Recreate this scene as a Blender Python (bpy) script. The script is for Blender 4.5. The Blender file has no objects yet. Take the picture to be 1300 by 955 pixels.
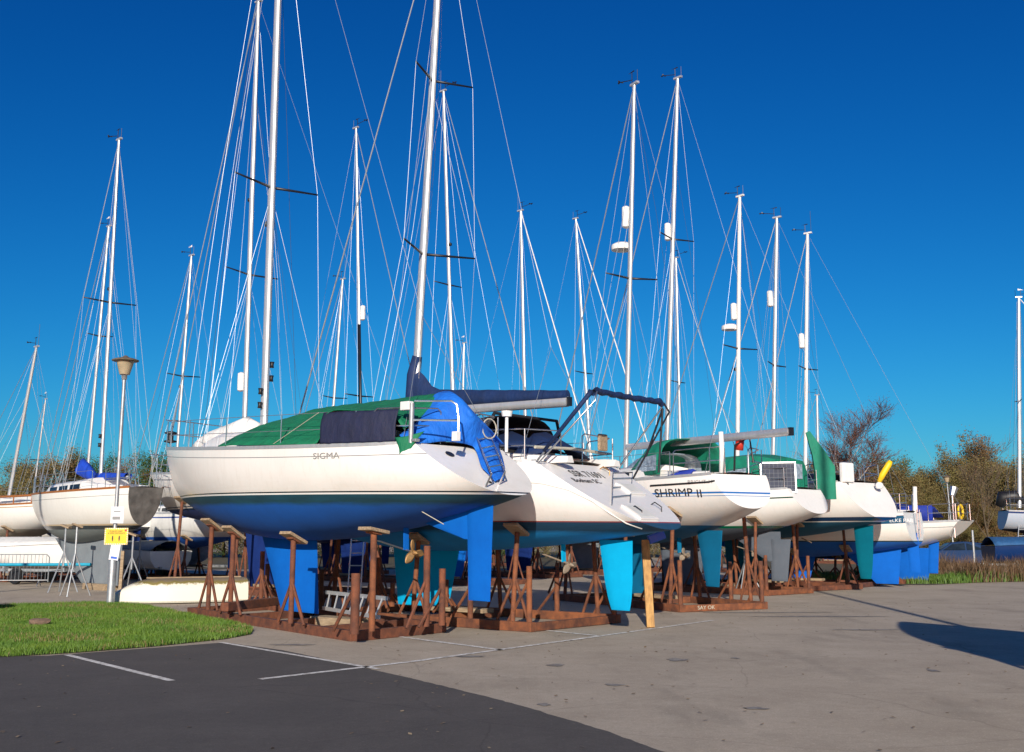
import bpy, bmesh, math, random
import numpy as np
from mathutils import Vector, Matrix
random.seed(7); RNG = np.random.default_rng(7)
SC = bpy.context.scene; COL = SC.collection
# ------------------------------------------------------------------ camera
CH = 1.70; FP = 1400.0; PIT = math.radians(10.1); PCX, PCY = 650.0, 432.5
cd = bpy.data.cameras.new('camera'); cam = bpy.data.objects.new('camera', cd); COL.objects.link(cam)
cam.location = (0, 0, CH); cam.rotation_euler = (math.radians(90) + PIT, 0, 0)
cd.sensor_width = 36; cd.lens = 36 * FP / 1300; cd.shift_y = -45.0 / 1300; cd.clip_end = 3000; cd.clip_start = .1
SC.camera = cam
cp, sp = math.cos(PIT), math.sin(PIT)
def ray(px, py):
    a = (px - PCX) / FP; b = -(py - PCY) / FP
    return Vector((a, cp - b * sp, sp + b * cp))
def at(px, py, Y):
    """photo reading + measured distance -> a point of the place"""
    d = ray(px, py); return Vector((d.x / d.y * Y, Y, CH + d.z / d.y * Y))
def G(px, py, z=0.0):
    d = ray(px, py); t = (z - CH) / d.z
    return Vector((d.x * t, d.y * t, z))
def proj(p):
    z = p[2] - CH; dep = p[1] * cp + z * sp; v = -p[1] * sp + z * cp
    return (PCX + FP * p[0] / dep, PCY - FP * v / dep)
def zat(X, Y, py):
    k = -(py - PCY) / FP    # v/dep=k
    z = Y * (k * cp + sp) / (cp - k * sp)
    return CH + z
# ------------------------------------------------------------------ materials
def nodes(name):
    m = bpy.data.materials.new(name); m.use_nodes = True
    nt = m.node_tree; b = nt.nodes['Principled BSDF']; return m, nt, b
def N(nt, t, **k):
    n = nt.nodes.new(t)
    for a, v in k.items(): setattr(n, a, v)
    return n
def mixc(nt, fac, a, b, blend='MIX'):
    n = N(nt, 'ShaderNodeMix', data_type='RGBA', blend_type=blend)
    for sock, v in ((0, fac), (6, a), (7, b)):
        if isinstance(v, (int, float)): n.inputs[sock].default_value = v
        elif isinstance(v, tuple): n.inputs[sock].default_value = (*v, 1) if len(v) == 3 else v
        else: nt.links.new(v, n.inputs[sock])
    return n.outputs[2]
def noise(nt, scale, detail=4, rough=.6, coord='Object', stretch=None):
    tc = N(nt, 'ShaderNodeTexCoord'); n = N(nt, 'ShaderNodeTexNoise')
    n.inputs['Scale'].default_value = scale; n.inputs['Detail'].default_value = detail; n.inputs['Roughness'].default_value = rough
    if stretch:
        mp = N(nt, 'ShaderNodeMapping'); mp.inputs['Scale'].default_value = stretch
        nt.links.new(tc.outputs[coord], mp.inputs['Vector']); nt.links.new(mp.outputs[0], n.inputs['Vector'])
    else: nt.links.new(tc.outputs[coord], n.inputs['Vector'])
    return n.outputs[0]
def ramp(nt, src, stops):
    r = N(nt, 'ShaderNodeValToRGB'); e = r.color_ramp.elements
    while len(e) < len(stops): e.new(.5)
    for el, (p, c) in zip(e, stops):
        el.position = p; el.color = (*c, 1) if isinstance(c, tuple) else (c, c, c, 1)
    nt.links.new(src, r.inputs[0]); return r.outputs[0]
def bump(nt, b, src, strength=.3, dist=.01):
    n = N(nt, 'ShaderNodeBump'); n.inputs['Strength'].default_value = strength; n.inputs['Distance'].default_value = dist
    nt.links.new(src, n.inputs['Height']); nt.links.new(n.outputs[0], b.inputs['Normal'])
def mat(name, c, rough=.5, metal=0, var=.25, scale=6, c2=None, bmp=0, bscale=None, stretch=None, alpha=None, coat=0):
    m, nt, b = nodes(name)
    n = noise(nt, scale, stretch=stretch)
    c2 = c2 or tuple(max(0, x * (1 - var)) for x in c)
    nt.links.new(mixc(nt, ramp(nt, n, [(.35, 0.), (.65, 1.)]), c, c2), b.inputs['Base Color'])
    b.inputs['Roughness'].default_value = rough; b.inputs['Metallic'].default_value = metal
    if bmp: bump(nt, b, noise(nt, bscale or scale * 3, 5), bmp, .01)
    if coat: b.inputs['Coat Weight'].default_value = coat
    return m
M = {}
M['alu'] = mat('anodised_aluminium', (.62, .63, .64), .38, .55, .12, 3, stretch=(3, 3, .3))
M['alu_dark'] = mat('dark_spar', (.02, .022, .03), .4, .3, .3, 5)
M['mast_white'] = mat('painted_spar', (.74, .73, .70), .35, 0, .12, 3, stretch=(3, 3, .3))
M['steel'] = mat('stainless_steel', (.55, .56, .58), .25, .9, .15, 8)
M['wire'] = mat('rigging_wire', (.27, .30, .34), .4, .35, .15, 8)
M['wire_dark'] = mat('dark_rope', (.03, .04, .07), .8, 0, .3, 8)
M['rope'] = mat('rope', (.55, .52, .42), .9, 0, .3, 60)
M['white'] = mat('white_gelcoat', (.76, .75, .72), .3, 0, .08, 2)
M['deck'] = mat('deck_paint', (.66, .66, .63), .6, 0, .12, 3)
M['plastic_white'] = mat('white_plastic', (.78, .78, .76), .4, 0, .1, 6)
M['black'] = mat('black_plastic', (.012, .012, .014), .5, 0, .3, 8)
M['window'] = mat('smoked_window', (.015, .02, .028), .08, 0, .4, 4)
M['clear'] = mat('vinyl_window', (.34, .42, .50), .12, 0, .3, 9, c2=(.16, .2, .25))
M['rust'] = mat('rusty_steel', (.19, .062, .028), .85, 0, .4, 5, c2=(.085, .032, .02), bmp=.5, bscale=40)
M['rust2'] = mat('orange_rusty_steel', (.24, .080, .03), .85, 0, .4, 4, c2=(.09, .034, .02), bmp=.5, bscale=40)
M['wood'] = mat('weathered_timber', (.40, .30, .19), .85, 0, .4, 3, c2=(.22, .15, .09), bmp=.4, stretch=(1, 12, 12))
M['wood_new'] = mat('sawn_pine_post', (.52, .30, .10), .8, 0, .4, 3, c2=(.32, .17, .06), bmp=.4, stretch=(8, 8, .8))
M['varnish'] = mat('varnished_wood', (.36, .13, .035), .35, 0, .3, 6, stretch=(1, 8, 8))
M['bronze'] = mat('bronze', (.50, .27, .09), .5, .5, .3, 9, c2=(.30, .19, .09))
M['bronze_grey'] = mat('scaled_bronze', (.30, .24, .18), .7, .2, .3, 14)
M['galv'] = mat('galvanised_steel', (.42, .44, .46), .5, .6, .25, 8)
def fabric(name, c, c2, strength=.8):
    m, nt, b = nodes(name)
    n = noise(nt, 1.6, 3, .5); n2 = noise(nt, 5, 4, .6, stretch=(1, 1.4, .45)); n3 = noise(nt, 150, 2)
    nt.links.new(mixc(nt, ramp(nt, n2, [(.35, 0.), (.7, 1.)]), c, c2), b.inputs['Base Color'])
    b.inputs['Roughness'].default_value = .75
    ad = N(nt, 'ShaderNodeMath', operation='ADD'); nt.links.new(n, ad.inputs[0]); nt.links.new(n2, ad.inputs[1])
    bump(nt, b, ad.outputs[0], strength, .06)
    return m
M['tarp_green'] = fabric('green_tarpaulin', (.0, .17, .075), (.0, .115, .05))
M['tarp_blue'] = fabric('blue_tarpaulin', (.004, .15, .64), (.003, .105, .5))
M['tarp_navy'] = fabric('navy_cloth', (.010, .014, .050), (.006, .009, .032), .5)
M['sail_navy'] = fabric('navy_sail_cover', (.003, .022, .095), (.002, .014, .06), .6)
M['sail_blue'] = fabric('blue_sail_cover', (.006, .06, .5), (.004, .04, .33), .6)
M['hood_black'] = fabric('black_canvas', (.010, .011, .016), (.006, .007, .01), .5)
M['hood_green'] = fabric('green_canvas', (.0, .20, .12), (.0, .14, .085), .5)
M['cloth_blue'] = fabric('royal_blue_canvas', (.006, .03, .32), (.004, .02, .2), .5)
M['sailcloth'] = fabric('white_sailcloth', (.7, .7, .68), (.6, .6, .58), .5)
M['yellow'] = mat('yellow_plastic', (.85, .55, .01), .5, 0, .15, 6)
M['red'] = mat('red_plastic', (.5, .03, .015), .5, 0, .2, 6)
M['cyan'] = mat('turquoise_paint', (.0, .33, .5), .5, 0, .2, 6)
M['text'] = mat('black_lettering', (.02, .02, .025), .6, 0, .1, 6)
M['text_white'] = mat('white_lettering', (.8, .8, .8), .6, 0, .1, 6)
M['text_grey'] = mat('grey_lettering', (.25, .25, .25), .6, 0, .1, 6)
M['navy_paint'] = mat('navy_paint', (.006, .03, .12), .35, 0, .1, 6)
M['blue_paint'] = mat('bright_blue_paint', (.004, .10, .55), .45, 0, .1, 6)

def attr(nt, name):
    a = N(nt, 'ShaderNodeAttribute', attribute_type='GEOMETRY', attribute_name=name); return a.outputs['Fac']
def band(nt, src, lo, hi):
    a = N(nt, 'ShaderNodeMath', operation='GREATER_THAN'); nt.links.new(src, a.inputs[0]); a.inputs[1].default_value = lo
    b = N(nt, 'ShaderNodeMath', operation='LESS_THAN'); nt.links.new(src, b.inputs[0]); b.inputs[1].default_value = hi
    c = N(nt, 'ShaderNodeMath', operation='MULTIPLY'); nt.links.new(a.outputs[0], c.inputs[0]); nt.links.new(b.outputs[0], c.inputs[1])
    return c.outputs[0]
def antifoul(nt, c, c2):
    n = noise(nt, 1.6, 6, .7); n2 = noise(nt, 9, 5, .65, stretch=(1, 1, .35))
    k = mixc(nt, ramp(nt, n, [(.3, 0.), (.7, 1.)]), c, c2)
    return mixc(nt, ramp(nt, n2, [(.62, 0.), (.72, .35)]), k, tuple(x * .55 + .006 for x in c))
def hull_mat(name, top, anti, anti2, stripes=(), cove=(), dirt=.35, bootz=0.0, scum=None):
    """topsides above hz=0, antifouling below; stripes: (z0,z1,colour) above the waterline, cove: (d0,d1,colour) below the sheer"""
    m, nt, b = nodes(name)
    hz = attr(nt, 'hz'); ds = attr(nt, 'ds')
    g = noise(nt, 1.3, 5, .65); g2 = noise(nt, 3.5, 6, .7, stretch=(.35, .35, 3))
    c = mixc(nt, ramp(nt, g, [(.3, 0.), (.75, .5)]), top, tuple(x * .86 for x in top))
    # chalky grime near the waterline, water streaks
    mr = N(nt, 'ShaderNodeMapRange'); mr.inputs[1].default_value = 0; mr.inputs[2].default_value = .45
    mr.inputs[3].default_value = 1; mr.inputs[4].default_value = 0; nt.links.new(hz, mr.inputs[0])
    mu = N(nt, 'ShaderNodeMath', operation='MULTIPLY'); nt.links.new(mr.outputs[0], mu.inputs[0]); nt.links.new(ramp(nt, g2, [(.35, 0.), (.8, dirt)]), mu.inputs[1])
    c = mixc(nt, mu.outputs[0], c, (.50, .36, .19))
    gs = noise(nt, 4.5, 6, .8, stretch=(2.2, 2.2, .28)); gb = noise(nt, 7, 6, .8)
    c = mixc(nt, ramp(nt, gs, [(.50, 0.), (.78, .30)]), c, (.55, .50, .42)); c = mixc(nt, ramp(nt, gb, [(.60, 0.), (.75, .16)]), c, (.40, .38, .36))
    for z0, z1, k in stripes: c = mixc(nt, band(nt, hz, z0, z1), c, k)
    for d0, d1, k in cove: c = mixc(nt, band(nt, ds, d0, d1), c, k)
    a = antifoul(nt, anti, anti2)
    if scum:
        j_ = N(nt, 'ShaderNodeMath', operation='MULTIPLY_ADD'); nt.links.new(noise(nt, 2.2, 6, .7, stretch=(.5, 1, 2)), j_.inputs[0]); j_.inputs[1].default_value = .10; nt.links.new(hz, j_.inputs[2])
        mr2 = N(nt, 'ShaderNodeMapRange'); mr2.inputs[1].default_value = .03 - scum[0]; mr2.inputs[2].default_value = .11 - scum[0]; nt.links.new(j_.outputs[0], mr2.inputs[0])
        a = mixc(nt, mr2.outputs[0], a, mixc(nt, ramp(nt, g2, [(.4, 0.), (.7, .7)]), scum[1], tuple(x * 1.9 for x in scum[1])))
    c = mixc(nt, band(nt, hz, -9, bootz), c, a)
    nt.links.new(c, b.inputs['Base Color'])
    # gloss above, matt below
    f = band(nt, hz, -9, bootz)
    r = N(nt, 'ShaderNodeMapRange'); r.inputs[3].default_value = .26; r.inputs[4].default_value = .8; nt.links.new(f, r.inputs[0])
    nt.links.new(r.outputs[0], b.inputs['Roughness'])
    return m
def anti_mat(name, c, c2):
    m, nt, b = nodes(name); nt.links.new(antifoul(nt, c, c2), b.inputs['Base Color']); b.inputs['Roughness'].default_value = .8; b.inputs['Specular IOR Level'].default_value = .15; return m
# ------------------------------------------------------------------ mesh builder
class MB:
    def __init__(s): s.v = []; s.f = []; s.a = {}
    def add(s, vs, fs):
        k = len(s.v); s.v += [tuple(p) for p in vs]; s.f += [tuple(i + k for i in f) for f in fs]; return s
    def box(s, c, d, rot=None):
        R = rot or Matrix.Identity(3); c = Vector(c)
        vs = [c + R @ Vector((x * d[0] / 2, y * d[1] / 2, z * d[2] / 2)) for x in (-1, 1) for y in (-1, 1) for z in (-1, 1)]
        return s.add(vs, [(0, 1, 3, 2), (4, 6, 7, 5), (0, 4, 5, 1), (2, 3, 7, 6), (0, 2, 6, 4), (1, 5, 7, 3)])
    def beam(s, a, b, w, h, up=(0, 0, 1)):
        a, b = Vector(a), Vector(b); d = (b - a); L = d.length; x = d / L
        y = Vector(up).cross(x)
        if y.length < 1e-4: y = Vector((0, 1, 0))
        y.normalize(); z = x.cross(y)
        return s.box((a + b) / 2, (L, w, h), Matrix((x, y, z)).transposed())
    def tube(s, pts, r, n=8, cap=True, flat=1.0):
        pts = [Vector(p) for p in pts]
        if isinstance(r, (int, float)): r = [r] * len(pts)
        k = len(s.v); prev = None
        for i, p in enumerate(pts):
            if i == 0: t = pts[1] - p
            elif i == len(pts) - 1: t = p - pts[i - 1]
            else: t = (pts[i + 1] - p).normalized() + (p - pts[i - 1]).normalized()
            t.normalize()
            if prev is None:
                u = Vector((0, 0, 1)) if abs(t.z) < .9 else Vector((0, 1, 0))
                u = (u - t * u.dot(t)).normalized()
            else: u = (prev - t * prev.dot(t)).normalized()
            prev = u; w = t.cross(u)
            for j in range(n):
                a = 2 * math.pi * j / n; s.v.append(tuple(p + (u * math.cos(a) * flat + w * math.sin(a)) * r[i]))
        for i in range(len(pts) - 1):
            for j in range(n):
                a = k + i * n + j; b = k + i * n + (j + 1) % n; s.f.append((a, b, b + n, a + n))
        if cap:
            s.f.append(tuple(k + j for j in reversed(range(n)))); s.f.append(tuple(k + (len(pts) - 1) * n + j for j in range(n)))
        return s
    def lathe(s, c, prof, n=20, axis=None):
        c = Vector(c); k = len(s.v)
        R = axis or Matrix.Identity(3)
        for r, z in prof:
            for j in range(n):
                a = 2 * math.pi * j / n; s.v.append(tuple(c + R @ Vector((r * math.cos(a), r * math.sin(a), z))))
        for i in range(len(prof) - 1):
            for j in range(n):
                a = k + i * n + j; b = k + i * n + (j + 1) % n; s.f.append((a, b, b + n, a + n))
        s.f.append(tuple(k + j for j in reversed(range(n)))); s.f.append(tuple(k + (len(prof) - 1) * n + j for j in range(n)))
        return s
    def grid(s, rows, closed=False):
        k = len(s.v); w = len(rows[0])
        for r in rows: s.v += [tuple(p) for p in r]
        for i in range(len(rows) - 1):
            for j in range(w if closed else w - 1):
                a = k + i * w + j; b = k + i * w + (j + 1) % w
                s.f.append((a, b, b + w, a + w))
        return s
    def build(s, name, m, parent=None, smooth=False, angle=None, attrs=None, bev=0, solid=0):
        me = bpy.data.meshes.new(name); me.from_pydata(s.v, [], s.f); me.update()
        me.materials.append(m if not isinstance(m, str) else M[m])
        if attrs:
            for an, vals in attrs.items():
                at_ = me.attributes.new(an, 'FLOAT', 'POINT'); at_.data.foreach_set('value', np.array(vals, dtype=np.float32))
        if smooth:
            me.shade_smooth()
            if angle: me.set_sharp_from_angle(angle=math.radians(angle))
        o = bpy.data.objects.new(name, me); COL.objects.link(o); o.parent = parent
        if bev:
            b = o.modifiers.new('bevel', 'BEVEL'); b.width = bev; b.segments = 2; b.limit_method = 'ANGLE'
        if solid:
            b = o.modifiers.new('solid', 'SOLIDIFY'); b.thickness = solid; b.offset = 0
        return o
def tag(o, label=None, cat=None, group=None, kind=None):
    if label: o['label'] = label
    if cat: o['category'] = cat
    if group: o['group'] = group
    if kind: o['kind'] = kind
    return o
def empty(name, loc=(0, 0, 0), rot=(0, 0, 0)):
    o = bpy.data.objects.new(name, None); COL.objects.link(o); o.location = loc; o.rotation_euler = rot; o.empty_display_size = .3; return o
def text(name, string, size, m, parent, mtx, depth=.002, font_shear=0, sx=1.0):
    c = bpy.data.curves.new(name, 'FONT'); c.body = string; c.size = size; c.extrude = depth; c.align_x = 'CENTER'; c.align_y = 'CENTER'; c.shear = font_shear
    c.resolution_u = 3
    t = bpy.data.objects.new(name, c); COL.objects.link(t)
    bpy.context.view_layer.update()
    me = bpy.data.meshes.new_from_object(t.evaluated_get(bpy.context.evaluated_depsgraph_get()))
    bpy.data.objects.remove(t); me.name = name; me.materials.clear(); me.materials.append(M[m])
    if sx != 1: me.transform(Matrix.Diagonal((sx, 1, 1, 1)))
    me.transform(mtx)
    o = bpy.data.objects.new(name, me); COL.objects.link(o); o.parent = parent; return o
def basis(x, y, z, p):
    m = Matrix((x, y, z)).transposed().to_4x4(); m.translation = p; return m
# ------------------------------------------------------------------ boats
def clamp(x, a=0., b=1.): return max(a, min(b, x))
class Boat:
    """x forward from the stern, y to port, z up from the ground"""
    def __init__(s, name, label, S, L, B, zw, F, head=None, mast=None, cdep=.5, tw=.62, tr=.3, sw=.1, tmax=.42, bt=.91, trim=0.0, n=2.3, hullmat='white', toerail=None, group='sailing yachts laid up ashore in the yard', cat='sailing yacht', deckmat='deck'):
        s.L, s.B, s.zw, s.F, s.cd, s.tw, s.tr, s.sw, s.tmax, s.bt, s.n = L, B, zw, F, cdep, tw, tr, sw, tmax, bt, n
        if mast:                       # heading from where the mast stands
            pm, sm = mast; r = ray(pm, 560); r = r.x / r.y
            lo, hi = None, None; best = None
            for k in range(2, 178):
                a = math.radians(k); c, d = math.cos(a), math.sin(a)
                e = abs((S[0] - sm * c) - r * (S[1] + sm * d)) if not head else abs((S[0] + sm * math.cos(a+math.pi)) - r * (S[1] + sm * d))
                if best is None or e < best[0]: best = (e, a)
            a = best[1]
            ang = math.pi - a
        else: ang = head
        s.ang = ang; s.c, s.d = math.cos(ang), math.sin(ang); s.S = S
        s.root = empty(name, (S[0], S[1], 0), (0, -math.radians(trim), ang))
        tag(s.root, label, cat, group)
        s.M = Matrix.Translation((S[0], S[1], 0)) @ Matrix.Rotation(ang, 4, 'Z') @ Matrix.Rotation(-math.radians(trim), 4, 'Y')
        s.Mi = s.M.inverted(); s.hm = hullmat
        s.hull(hullmat, toerail, deckmat)
    def W(s, p): return s.M @ Vector(p)
    def loc(s, p): return s.Mi @ Vector(p)
    def s_at(s, px, y=0, py=600):
        r = ray(px, py); r = r.x / r.y; X0 = s.S[0] - s.d * y; Y0 = s.S[1] + s.c * y
        return (r * Y0 - X0) / (s.c - r * s.d)
    def p_at(s, px, py, y=0):
        """local point on the plane y=const seen at this reading"""
        x = s.s_at(px, y, py); w = s.W((x, y, 0)); z = zat(w.x, w.y, py); return s.loc((w.x, w.y, z))
    # ---- shape
    def hb(s, t):
        if t < s.tmax:
            u = t / s.tmax; f = s.tw + (1 - s.tw) * (1 - (1 - u) ** 2)
        else:
            u = (t - s.tmax) / (1 - s.tmax); f = 1 - u ** 2.3
        return s.B / 2 * max(f, .012)
    def zd(s, t):
        a, b, c = s.F; t0, t1, t2 = 0, .45, 1
        return s.zw + a * (t - t1) * (t - t2) / ((t0 - t1) * (t0 - t2)) + b * (t - t0) * (t - t2) / ((t1 - t0) * (t1 - t2)) + c * (t - t0) * (t - t1) / ((t2 - t0) * (t2 - t1))
    def zb(s, t):
        tm = .5
        if t < tm: u = t / tm; z = s.sw + (-s.cd - s.sw) * (1 - (1 - u) ** 1.7)
        elif t < s.bt: u = (t - tm) / (s.bt - tm); z = -s.cd * (1 - u ** 2.2)
        else:
            u = (t - s.bt) / (1 - s.bt); z = (s.F[2] - .01) * u ** .9
        return s.zw + z
    def sec(s, t, th):
        b, zd, zb = s.hb(t), s.zd(t), s.zb(t)
        k = clamp((t - .55) / .4); n = s.n * (1 - k) + 1.35 * k
        y = b * math.sin(th) ** (2 / n); m = 2.2 * (1 - k) + 1.5 * k
        z = zd - (zd - zb) * math.cos(th) ** (2 / m)
        x = t * s.L + s.tr * max(0, 1 - t / .4) ** 2 * (z - zb) / (zd - zb)
        return Vector((x, y, z))
    def edge(s, x, side=1):
        t = clamp(x / s.L); 
        for _ in range(6): t = clamp(t - (s.sec(t, math.pi / 2).x - x) / s.L * .8)
        p = s.sec(t, math.pi / 2); return Vector((p.x, p.y * side, p.z))
    def surf(s, x, z, side=1):
        """point, aft tangent, outward normal on the topsides"""
        def q(xx, zz):
            t = clamp(xx / s.L)
            for _ in range(8):
                zd, zb = s.zd(t), s.zb(t); k = clamp((t - .55) / .4); m = 2.2 * (1 - k) + 1.5 * k
                f = clamp((zd - zz) / (zd - zb)); th = math.acos(f ** (m / 2)); p = s.sec(t, th)
                t = clamp(t - (p.x - xx) / s.L * .8)
            return Vector((p.x, p.y * side, p.z))
        p = q(x, z); a = (q(x - .1, z) - q(x + .1, z)).normalized(); u = (q(x, z + .06) - q(x, z - .06)).normalized()
        if side < 0: a = -a
        nrm = a.cross(u).normalized(); 
        return p, a, u, nrm
    def hull(s, hm, toerail, deckmat):
        NS, NT = 44, 15
        ts = [1 - (1 - i / (NS - 1)) ** 1.25 for i in range(NS)]
        ths = [math.pi / 2 * (j / NT) for j in range(NT + 1)]
        rows = []; hz = []; ds = []
        for t in ts:
            half = [s.sec(t, th) for th in ths]
            row = [Vector((p.x, -p.y, p.z)) for p in reversed(half)] + half[1:]
            rows.append(row)
            for p in row: hz.append(p.z - s.zw); ds.append(s.zd(t) - p.z)
        mb = MB(); mb.grid(rows)
        s.hullo = mb.build('hull', hm, s.root, smooth=True, attrs={'hz': hz, 'ds': ds})
        # transom
        r0 = rows[0]; mb = MB(); W = len(r0); c = sum((Vector(p) for p in r0), Vector()) / W
        inner = [c + (p - c) * .55 for p in r0]
        mb.grid([r0, inner]); k = len(mb.v); mb.v.append(tuple(c)); mb.f += [(k - W + j, k - W + j + 1, k) for j in range(W - 1)]
        mb.f += [(k - W, k, k - 1), (0, W, 2 * W - 1, W - 1)]
        mb.build('transom', hm, s.root, attrs={'hz': [v[2] - s.zw for v in mb.v], 'ds': [.5] * len(mb.v)})
        # deck with camber and a toe rail
        mb = MB(); rows = []
        for t in ts:
            e = s.sec(t, math.pi / 2); rows.append([Vector((e.x, e.y * f, e.z - .015 + .09 * (1 - f * f) * min(1, e.y))) for f in (-.985, -.6, -.25, 0, .25, .6, .985)])
        mb.grid(rows); mb.build('deck', deckmat, s.root, smooth=True)
        for side in (1, -1):
            mb = MB(); rows = []
            for t in ts[:-1]:
                e = s.sec(t, math.pi / 2); y = e.y
                rows.append([Vector((e.x, side * (y + .006), e.z - .03)), Vector((e.x, side * (y + .012), e.z + .035)), Vector((e.x, side * max(y - .03, .001), e.z + .04)), Vector((e.x, side * max(y - .035, .001), e.z - .01))])
            mb.grid(rows, closed=True); mb.build('toe_rail', toerail or 'alu', s.root)
    # ---- parts
    def fin(s, name, r0, r1, t0, t1, zr, zt, th, m, rnd=False):
        """foil from root chord r0..r1 at height zr down to tip chord t0..t1 at zt"""
        mb = MB(); rows = []; K = 7
        lv = [(0, 0), (.5, .5), (.93, .93), (.98, .985), (1, 1)] if not rnd else [(0, 0), (.3, .3), (.6, .6), (.82, .82), (.93, .93), (.985, .985), (1, 1)]
        for i, (u, uz) in enumerate(lv):
            a, b = r0 + (t0 - r0) * u, r1 + (t1 - r1) * u
            if rnd: ins = (b - a) * .12 * max(0, (u - .6) / .4) ** 2; a += ins; b -= ins
            z = zr + (zt - zr) * uz; thk = th * (1 - .35 * u) * (.5 if u == 1 else 1)
            pr = []
            for k in range(K + 1):
                v = k / K; h = thk / 2 * (2.6 * (math.sqrt(max(v, 0)) - v) if True else 0); pr.append((b - (b - a) * v, h + .006))
            row = [Vector((x, h, z)) for x, h in pr] + [Vector((x, -h, z)) for x, h in reversed(pr)]
            rows.append(row)
        mb.grid(rows, closed=True); n = len(rows[0]); k = len(mb.v) - n
        mb.f.append(tuple(k + j for j in range(n)))
        return mb.build(name, m, s.root, smooth=True, angle=40)
    def prop(s, x0, z0, x1, z1, m='bronze', strutm=None, R=.24):
        a, b = Vector((x0, 0, z0)), Vector((x1, 0, z1)); d = (b - a).normalized()
        MB().tube([a, b], .018, 8).build('propeller_shaft', 'steel' if m == 'bronze' else 'bronze_grey', s.root)
        q = a + (b - a) * .82
        MB().beam(q + Vector((.02, 0, .42)), q, .03, .11, up=(0, 1, 0)).build('shaft_strut', strutm or m, s.root)
        pr = MB().tube([b - d * .05, b + d * .02, b + d * .09, b + d * .13], [.035, .045, .035, .01], 10).build('propeller', m, s.root, smooth=True, angle=40)
        u = Vector((0, 0, 1)); u = (u - d * u.dot(d)).normalized(); w = d.cross(u)
        for k in range(3):
            an = 2 * math.pi * k / 3 + .35; r = u * math.cos(an) + w * math.sin(an); tn = d.cross(r)
            rows = []
            for i in range(8):
                v = i / 7; rr = .03 + (R - .03) * v; wd = .085 * math.sin(math.pi * (v * .8 + .17)) ** .7; tw_ = math.radians(30 - 22 * v)
                ax = tn * math.cos(tw_) + d * math.sin(tw_)
                c = b + d * .03 + r * rr; nn = r.cross(ax)
                rows.append([c - ax * wd, c - ax * wd * .5 + nn * .006, c + ax * wd * .5 + nn * .006, c + ax * wd, c + ax * wd * .5 - nn * .006, c - ax * wd * .5 - nn * .006])
            MB().grid(rows, closed=True).build('blade', m, pr, smooth=True)
    def tubes(s, name, paths, r, m='steel', parent=None, n=6):
        mb = MB()
        for p in paths: mb.tube(p, r, n)
        return mb.build(name, m, parent or s.root, smooth=True, angle=50)
    def coachroof(s, x0, x1, h, wf=.62, windows=3, m='white', winh=.17):
        rows = []; K = 16
        zs = []
        for i in range(K + 1):
            u = i / K; x = x0 + (x1 - x0) * u
            e = s.edge(x); f = min(1, (1 - u) / .22) ** .5 if u > .78 else 1
            hh = h * (f if f > 0 else .02) * (1 - .25 * u) + .02; w = min(e.y * wf, e.y - .12) * (1 - .25 * max(0, u - .7) / .3)
            w = max(w, .1); zb = e.z - .01
            pr = [(-w, 0), (-w * .95, hh * .72), (-w * .8, hh * .95), (-w * .4, hh * 1.08), (0, hh * 1.12), (w * .4, hh * 1.08), (w * .8, hh * .95), (w * .95, hh * .72), (w, 0)]
            rows.append([Vector((x, y, zb + z)) for y, z in pr])
        mb = MB(); mb.grid(rows); k = 0; n = 9
        mb.f.append(tuple(range(n - 1, -1, -1))); mb.f.append(tuple(len(mb.v) - n + j for j in range(n)))
        co = mb.build('coachroof', m, s.root, smooth=True, angle=50)
        for side in (1, -1):
            for q in range(windows):
                a = .06 + q * .68 / max(windows, 1); b = a + .68 / windows * .78
                wr = []
                for u in (a, (a + b) / 2, b):
                    x = x0 + (x1 - x0) * u; e = s.edge(x); hh = h * (1 - .25 * u) + .02; w = min(e.y * wf, e.y - .12); w *= (1 - .25 * max(0, u - .7) / .3)
                    def P(v): return Vector((x, side * (w * (1 - .05 * v / .72) + .008), e.z - .01 + hh * v))
                    wr.append([P(.24), P(.62)])
                mb = MB().grid(wr); mb.build('window', 'window', s.root, solid=.012)
        return co
    def coaming(s, x0, x1, h=.28, m='white'):
        for side in (1, -1):
            rows = []
            for i in range(9):
                u = i / 8; x = x0 + (x1 - x0) * u; e = s.edge(x, side); w = e.y * .66; hh = h * (.35 + .65 * u)
                rows.append([Vector((x, w, e.z - .01)), Vector((x, w - side * .04, e.z + hh)), Vector((x, w - side * .16, e.z + hh + .02)), Vector((x, w - side * .22, e.z - .01))])
            mb = MB().grid(rows); mb.f += [(0, 1, 2, 3), tuple(len(mb.v) - 1 - j for j in range(4))]
            mb.build('cockpit_coaming', m, s.root, smooth=True, angle=50)
    def lifelines(s, xs, h=.6, wires=2, r=.013, wr=.006, sides=(1, -1), mid=True):
        for side in sides:
            tops = []
            for x in xs:
                e = s.edge(x, side); e.y -= side * .05; MB().tube([e, e + Vector((0, 0, h))], r, 6).build('stanchion', 'steel', s.root); tops.append(e)
            for k in range(wires):
                f = 1 if k == 0 else .5
                pts = [p + Vector((0, 0, h * f)) for p in tops]
                MB().tube(pts, wr, 4).build('guard_wire', 'wire', s.root)
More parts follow.
